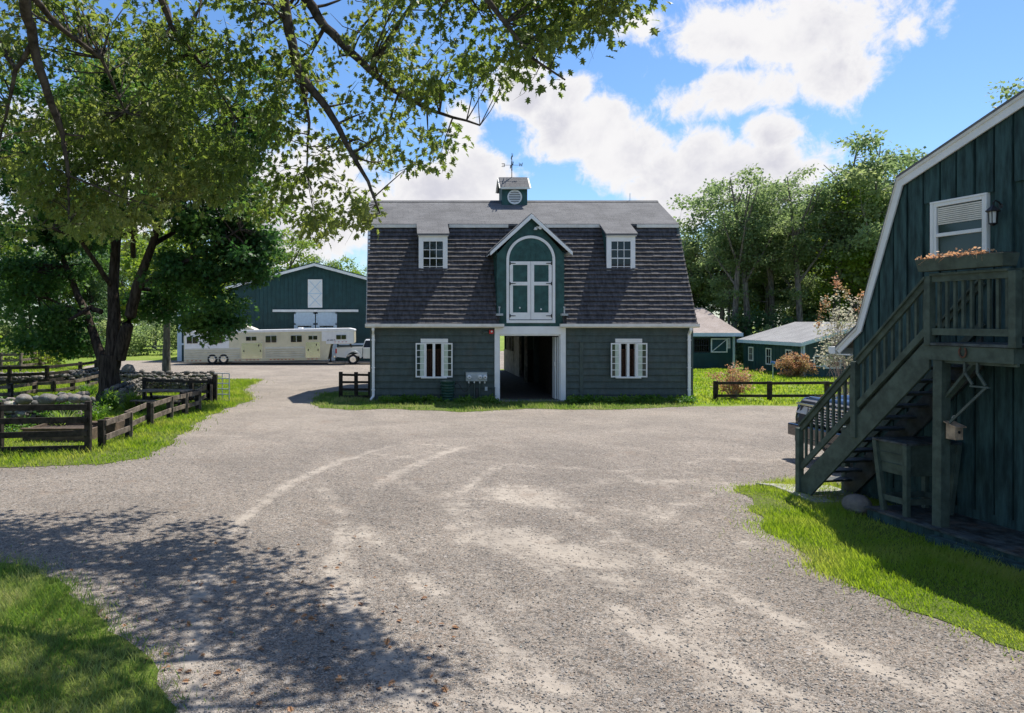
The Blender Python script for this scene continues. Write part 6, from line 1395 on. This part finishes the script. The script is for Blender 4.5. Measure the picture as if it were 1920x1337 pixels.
KIND = {
 'bare': wood_tree(36, 17, 4.6, 'forestleaf', 'barkgrey', 1.6, 48, 110, .24, low=.55, tw=.24),
 'broad': wood_tree(31, 14, 6.2, 'forestleaf', 'barkgrey', .5, 80, 120, .24),
 'tall': wood_tree(32, 18, 5.2, 'forestleaf', 'barkgrey', 1.8, 60, 120, .24),
 'lean': wood_tree(33, 16, 5.0, 'forestleaf', 'barkgrey', -2.2, 46, 110, .24),
 'dark': wood_tree(34, 11, 5.4, 'forestdark', 'bark', 0, 60, 150, .22, low=.15),
 'yellow': wood_tree(35, 12, 5.6, 'midleaf', 'barkgrey', .4, 60, 150, .24, low=.2),
}
GW = 'woodland trees behind the stables'
lab0 = 'leafy tree in the close wood behind the two stables'
place_wood('bare', 'woodland_tree', 1372, 55, .80, .4, 'leaning pale trunked tree at the wood edge above the hipped stable roof')
place_wood('bare', 'woodland_tree', 1408, 55.5, .84, 3.3, 'pale trunked tree at the wood edge over the gap between the stables')
place_wood('bare', 'woodland_tree', 1455, 56, .78, 2.0, 'slim pale trunked tree at the wood edge above the low stable ridge')
place_wood('bare', 'woodland_tree', 1505, 54, .82, 3.6, 'thick leaning trunk at the wood edge behind the middle of the low stable')
place_wood('bare', 'woodland_tree', 1560, 54, .95, 5.2, 'pale trunked tree at the wood edge left of the ornamental tree')
# the ones that stand out against the sky
place_wood('broad', 'woodland_tree', 1352, 62, 1.10, .3, 'rounded tree at the left end of the wood, just right of the barn roof')
place_wood('lean', 'woodland_tree', 1440, 60, .90, 1.0, 'thin crowned tree in the wood between the rounded left one and the middle peak')
place_wood('tall', 'woodland_tree', 1530, 61, .83, 2.2, 'tall tree in the middle of the wood above the low stable')
place_wood('broad', 'woodland_tree', 1655, 52, 1.13, 4.0, 'tallest tree of the wood, spreading above the rake of the house')
place_wood('broad', 'woodland_tree', 1755, 56, 1.16, 2.0, 'loose topped tree mostly hidden behind the sloping roof of the house')
place_wood('yellow', 'woodland_tree', 1600, 54, 1.08, 5.0, 'yellowish tree left of the tallest one in the wood')
for i, (k, px, d, s_, rz_) in enumerate([('dark',1300,64,.75,.2),('broad',1400,68,.80,2.5),('tall',1390,66,.66,5.2),('broad',1470,68,.80,.9),('dark',1530,58,.70,4.4),('broad',1560,66,.84,5.6),('dark',1640,57,.82,2.9),('broad',1700,64,1.0,1.4),('dark',1700,58,.9,5.1),('tall',1310,66,.60,3.0),('broad',1820,62,1.0,2.2),('dark',1270,66,.8,1.9),('broad',1900,60,1.0,.4),('lean',1365,57,.62,4.1),('lean',1500,56,.60,.7),('broad',1425,64,1.0,1.1),('broad',1490,63,1.0,3.1),('broad',1565,62,1.08,.2),('broad',1300,64,.80,4.4),('broad',1625,62,1.15,5.1),('yellow',1390,64,.95,2.2),('yellow',1515,64,1.0,.9),('tall',1435,62,.62,4.4),('dark',1240,70,.8,1.0),('broad',1980,62,.95,3.3)]):
    zone = 'behind the barn corner and hipped stable' if px < 1380 else ('above the hipped end of the low stable' if px < 1480 else ('behind the ornamental tree' if px < 1600 else 'hidden mostly by the house'))
    place_wood(k, 'woodland_tree', px, d, s_, rz_, {'yellow': 'yellowish green tree', 'dark': 'dark low crowned tree', 'broad': 'broad green tree', 'tall': 'tall pale trunked tree', 'lean': 'leaning grey trunked tree'}[k] + ' in the wood ' + zone, 'woodland trees ' + zone)
GA = 'pale trees behind the arena building'
for i, (k, px, d, s_, rz_, lb) in enumerate([('yellow',535,96,1.22,.3,'yellow green tree left of the arena gable, highest of those behind it'),('yellow',480,92,1.05,1.7,'yellow green tree at the far left behind the arena roof'),('broad',600,100,.86,2.2,'rounded green tree straight behind the arena gable peak'),('yellow',648,100,.95,3.6,'low green tree between the arena gable and the barn'),('broad',690,98,.72,5.0,'tree mostly hidden by the barn, behind the arena roof'),('yellow',420,96,1.0,4.3,'green tree behind the arena seen through the maple')]):
    place_wood(k, 'background_tree', px, d, s_, rz_, lb)
GL = 'trees of the wood behind the maple'
for i, (k, px, d, s_, rz_) in enumerate([('yellow',-20,62,1.0,.1),('broad',40,70,.95,1.1),('yellow',110,72,.9,2.4),('dark',170,70,1.0,3.0),('yellow',230,76,1.0,4.2),('broad',290,78,.95,5.5),('dark',330,80,.9,.8),('broad',-110,62,1.0,2.0),('dark',-60,58,.95,3.9),('yellow',270,90,1.1,1.4),('broad',370,92,.95,2.7),('dark',60,58,.8,4.9),('broad',-220,60,1.1,.6),('yellow',190,84,1.2,5.9)]):
    place_wood(k, 'background_tree', px, d, s_, rz_, {'yellow': 'yellow green', 'broad': 'broad green', 'dark': 'dark green'}[k] + ' tree in the wood beyond the garden ' + ('off the left of the maple' if px < 100 else ('behind the maple crown' if px < 250 else 'behind the slim grey trunk')), GL + (', left' if px < 100 else (', middle' if px < 250 else ', right')))
place_wood('tall', 'background_tree', 1965, 30, .72, 1.0, 'tree behind the house whose tip shows over the roof at the right edge')
# undergrowth: uncountable
def mass(name, pts, per, rad, size, leaf, label, seed, hz=(.3, 1.8)):
    r = np.random.default_rng(seed); cs = []
    for (x0, y0, x1, y1, n) in pts:
        for _ in range(n): u = r.random(); cs.append(np.array([x0 + (x1-x0)*u + r.normal(0, .6), y0 + (y1-y0)*u + r.normal(0, .8), r.uniform(*hz)]))
    pos, fr, sz = leaves_for(cs, per, rad, size, r, .8, 0); pos[:, 2] = np.abs(pos[:, 2])
    cl = np.repeat(r.random(len(cs)), per); o = scatter_mesh(name, LF_V, LF_F, pos, fr, sz, leaf, None, face_rnd=np.clip(cl*.5 + r.random(len(pos))*.5, 0, 1)); tag(o, label, 'undergrowth', kind='stuff')
mass('undergrowth', [((1230-CX)*55/F, 56, (1700-CX)*53/F, 53, 120)], 110, 1.0, .22, 'forestdark', 'dense dark undergrowth along the foot of the wood', 51, (.3, 3.2))
mass('undergrowth', [((1290-CX)*52/F, 52.5, (1420-CX)*52/F, 53, 14), ((1440-CX)*50/F, 50.5, (1560-CX)*50/F, 50, 16)], 110, .8, .20, 'forestleaf', 'paler bushy growth in front of the wood', 52, (.3, 2.2))
mass('undergrowth', [((-260-CX)*52/F, 55, (330-CX)*64/F, 68, 130)], 100, 1.0, .24, 'forestleaf', 'bright bushy growth beyond the far paddock fence', 53, (.2, 2.6))
mass('garden_weeds', [((-20-CX)*20.2/F, 20.2, (150-CX)*20.6/F, 20.6, 16), ((0-CX)*21.6/F, 21.7, (170-CX)*21.6/F, 21.6, 12)], 90, .26, .09, 'weed', 'low green weeds growing among the boulders of the stone bank', 55, (.05, .7))
mass('undergrowth', [((-200-CX)*47/F, 48, (120-CX)*47/F, 47, 40)], 100, .7, .2, 'midleaf', 'light green weeds behind the most distant fence', 54, (.2, 1.3))
# ---------------- shrubs
def shrub(name, base, rx, h, leaf, label, seed, n=26, per=60, size=.07, rad=.2, stems=14, stemm='twig', cone=False, cat='shrub', minz=.12):
    r = np.random.default_rng(seed); t = empty(name, base, label, cat); mb = MB(); cs = []
    for i in range(stems):
        a = r.random()*6.28; q = r.random()**.5; top = np.array([math.cos(a)*rx*q, math.sin(a)*rx*q, h*r.uniform(.65, 1.0)*(1 - .3*q*q)])
        cv = curve((math.cos(a)*.06, math.sin(a)*.06, 0), top, 6, .05, r, .0); mb.tube(cv, [.018,.015,.012,.009,.006,.003], 4, cap=False)
        for j in range(max(1, n // stems)): cs.append(cv[r.integers(2, 6)] + r.normal(0, rad*.7, 3)); mb.tube([cv[3], cs[-1]], [.006, .002], 3, cap=False)
    mb.build('stem', stemm, t); cs = [c for c in cs if c[2] > minz]
    pos, fr, sz = leaves_for(cs, per, rad, size, r, .9, 0); pos[:, 2] = np.maximum(pos[:, 2], .03)
    scatter_mesh('foliage', LF_V, LF_F, pos, fr, sz, leaf, t); return t
c = G(1376, 748); shrub('shrub', (c[0], c[1]-.0, 0), .80, 1.45, 'redbush', 'loose orange tipped shrub growing through the two rail fence', 61, 90, 26, .075, .16, 26)
c = G(1495, 709); shrub('shrub', (c[0], c[1], 0), .85, 1.20, 'redbush', 'rounded orange brown shrub at the corner of the low stable', 62, 160, 40, .08, .17, 28)
q = (1594-CX)*25/F
t_ = shrub('ornamental_tree', (q, 25, 0), 1.0, 3.9, 'palebush', 'silvery pink ornamental tree behind the pickup with bare twisting twigs', 63, 150, 24, .085, .24, 24, cat='tree', minz=1.5)
r = np.random.default_rng(64); cs = [np.array([-.95, 0, 3.2]), np.array([-.7, .1, 3.5]), np.array([-.45, 0, 4.2]), np.array([-.35, .1, 4.0]), np.array([.35, 0, 3.7]), np.array([.4,.1,3.3]), np.array([-.2,-.1,3.8]), np.array([-1.0,0,2.9])]
pos, fr, sz = leaves_for(cs, 34, .13, .08, r, 1.8, 0); scatter_mesh('foliage_tip', LF_V, LF_F, pos, fr, sz, 'redbush', t_)
# garden plants between the beds and the fences
for i, (px, py, rx, h, lf, lb) in enumerate([(120, 812, .55, .75, 'grasswild', 'bright arching leafy plant behind the right half of the four board panel'), (182, 792, .6, .5, 'weed', 'dark low bushy plant right of the four board panel post'), (205, 772, .5, .75, 'weed', 'leafy plant at the foot of the maple trunk'), (247, 772, .45, .85, 'midleaf', 'yellow green plant before the sunlit stone bank'), (262, 735, .4, .6, 'grasswild', 'tuft of tall weeds on top of the stone bank'), (165, 742, .7, .6, 'weed', 'dark bushy plant left of the maple trunk base'), (140, 700, .9, .7, 'midleaf', 'bushy weeds where the drive meets the far paddock')]):
    c = G(px, py); t_ = empty('garden_plant', (c[0], c[1], 0), lb, 'plant'); r = np.random.default_rng(70+i); n = 260
    a = r.random(n)*6.28; ln = r.uniform(.2, 1.0, n); d = np.stack([np.cos(a)*ln, np.sin(a)*ln, np.full(n, .9)], 1); pos = np.stack([np.cos(a)*rx*.5*r.random(n), np.sin(a)*rx*.5*r.random(n), r.uniform(0, h*.5, n)], 1)
    scatter_mesh('foliage', BLV, BLF, pos, rot_frames(d, np.stack([np.cos(a), np.sin(a), np.zeros(n)], 1)), None, lf, t_, sz3=np.stack([np.full(n,.035), h*.6*r.uniform(.5,1,n), h*.6*r.uniform(.5,1,n)], 1))
# ---------------- grass blades
def not_deck(p):
    c_, s_ = math.cos(-RZA), math.sin(-RZA); x = p[:, 0] - 7.57; y = p[:, 1] - 13.22; a = x*c_ - y*s_; b = x*s_ + y*c_
    return (b > -1.0) & (a > 1.7)
blades('grass', PF, (-7.5, -1.2, 3.5, 9.4), 90000, .085, .0075, 'grasswild', 'rough grass in the bottom left corner of the yard', hvar=.45)
blades('grass', PS, (4.5, 9.2, 5.0, 14.0), 120000, .068, .009, 'grass', 'sunlit lawn strip beside the stairs and porch', excl=not_deck)
blades('grass', PL, (-18, -4.5, 14.6, 40), 190000, .10, .020, 'grass', 'green lawn round the fences and garden at left', clump=.35)
blades('grass', PB, (-3.4, 11, 24.5, 31), 26000, .10, .022, 'grasswild', 'strip of grass and weeds along the foot of the barn', excl=lambda p: (p[:, 1] > 27.9) & (p[:, 0] > -.95))
blades('grass', None, (9.6, 30, 26.6, 46), 60000, .10, .045, 'grass', 'lawn between the barn, the rail fence and the stables', clump=.3)
blades('grass', None, (-34, -13, 33, 52), 40000, .12, .06, 'grass', 'meadow grass at the far left', clump=.3, excl=lambda p: inpoly(p, [tuple(v) for v in g]) | inpoly(p, PL))
for nm_, pl_, bx_ in (('lawn strip by the porch', PS, (4.5, 9.2, 5.0, 14.0)), ('bottom left grass patch', PF, (-7.5, -1.2, 3.5, 9.4)), ('yard lawn at left', PL, (-18, -4.5, 14.6, 36))):
    blades('grass', pl_, bx_, 16000, .05 if bx_[3] < 20 else .08, .008 if bx_[3] < 20 else .02, 'grasswild', 'sparse stray tufts creeping into the gravel round the ' + nm_, jit=.34, excl=not_deck)
# weeds by the barn wall
r = np.random.default_rng(81); n = 230; cs = np.stack([np.concatenate([r.uniform(-.6, 3.5, 110), r.uniform(6.1, 10.6, 120)]), 27.75 - r.random(n)**1.5*.8, r.uniform(.02, .16, n)], 1)
pos, fr, sz = leaves_for(list(cs), 46, .14, .085, r, .8, 0); pos[:, 2] = np.abs(pos[:, 2]); o = scatter_mesh('weeds', LF_V, LF_F, pos, fr, sz, 'weed'); tag(o, 'leafy weeds growing against the barn wall', 'weeds', kind='stuff')
# fallen leaves and loose stones
n = 170; q = polysample([(-20,1060),(300,1010),(700,1010),(900,1200),(800,1337),(330,1337)], n, r); pos = np.array([(*G(px, py), .022) for px, py in q]); d = r.normal(0, 1, (n, 3)); d[:, 2] *= .25; up = r.normal(0, .3, (n, 3)); up[:, 2] += 1
o = scatter_mesh('fallen_leaves', OK_V, OK_F, pos, rot_frames(d, up), r.uniform(.03, .085, n), 'deadleaf'); tag(o, 'dry brown leaves scattered over the gravel under the oak', 'fallen leaves', kind='stuff')
M['pebble'] = stonemat((.15, .14, .13), (.40, .37, .33))
n = 30000; y = 5.4 + 13 * r.random(n)**1.6; x = r.uniform(-.55, .83, n) * y; p = np.stack([x, y], 1); k = ~(inpoly(p, PF) | inpoly(p, PS)); p = p[k]; n = len(p)
PV = np.array([(1,0,0),(-1,0,0),(0,1,0),(0,-1,0),(0,0,1),(.7,.7,.5),(-.7,.6,.5),(-.6,-.7,.5),(.7,-.6,.5)], float); PFc = np.array([(0,2,5),(2,1,6),(1,3,7),(3,0,8),(4,5,6),(4,6,7),(4,7,8),(4,8,5),(5,2,6),(6,1,7),(7,3,8),(8,0,5)])
d = r.normal(0, 1, (n, 3)); d[:, 2] *= .3; up = r.normal(0, .3, (n, 3)); up[:, 2] += 1; s_ = .004 + .008 * r.random(n)**3
o = scatter_mesh('gravel_stones', PV, PFc, np.concatenate([p, np.full((n, 1), .006)], 1), rot_frames(d, up), None, 'pebble', sz3=np.stack([s_, s_*1.3, s_*.7], 1)); tag(o, 'loose stones lying on the gravel drive', 'gravel', kind='stuff')
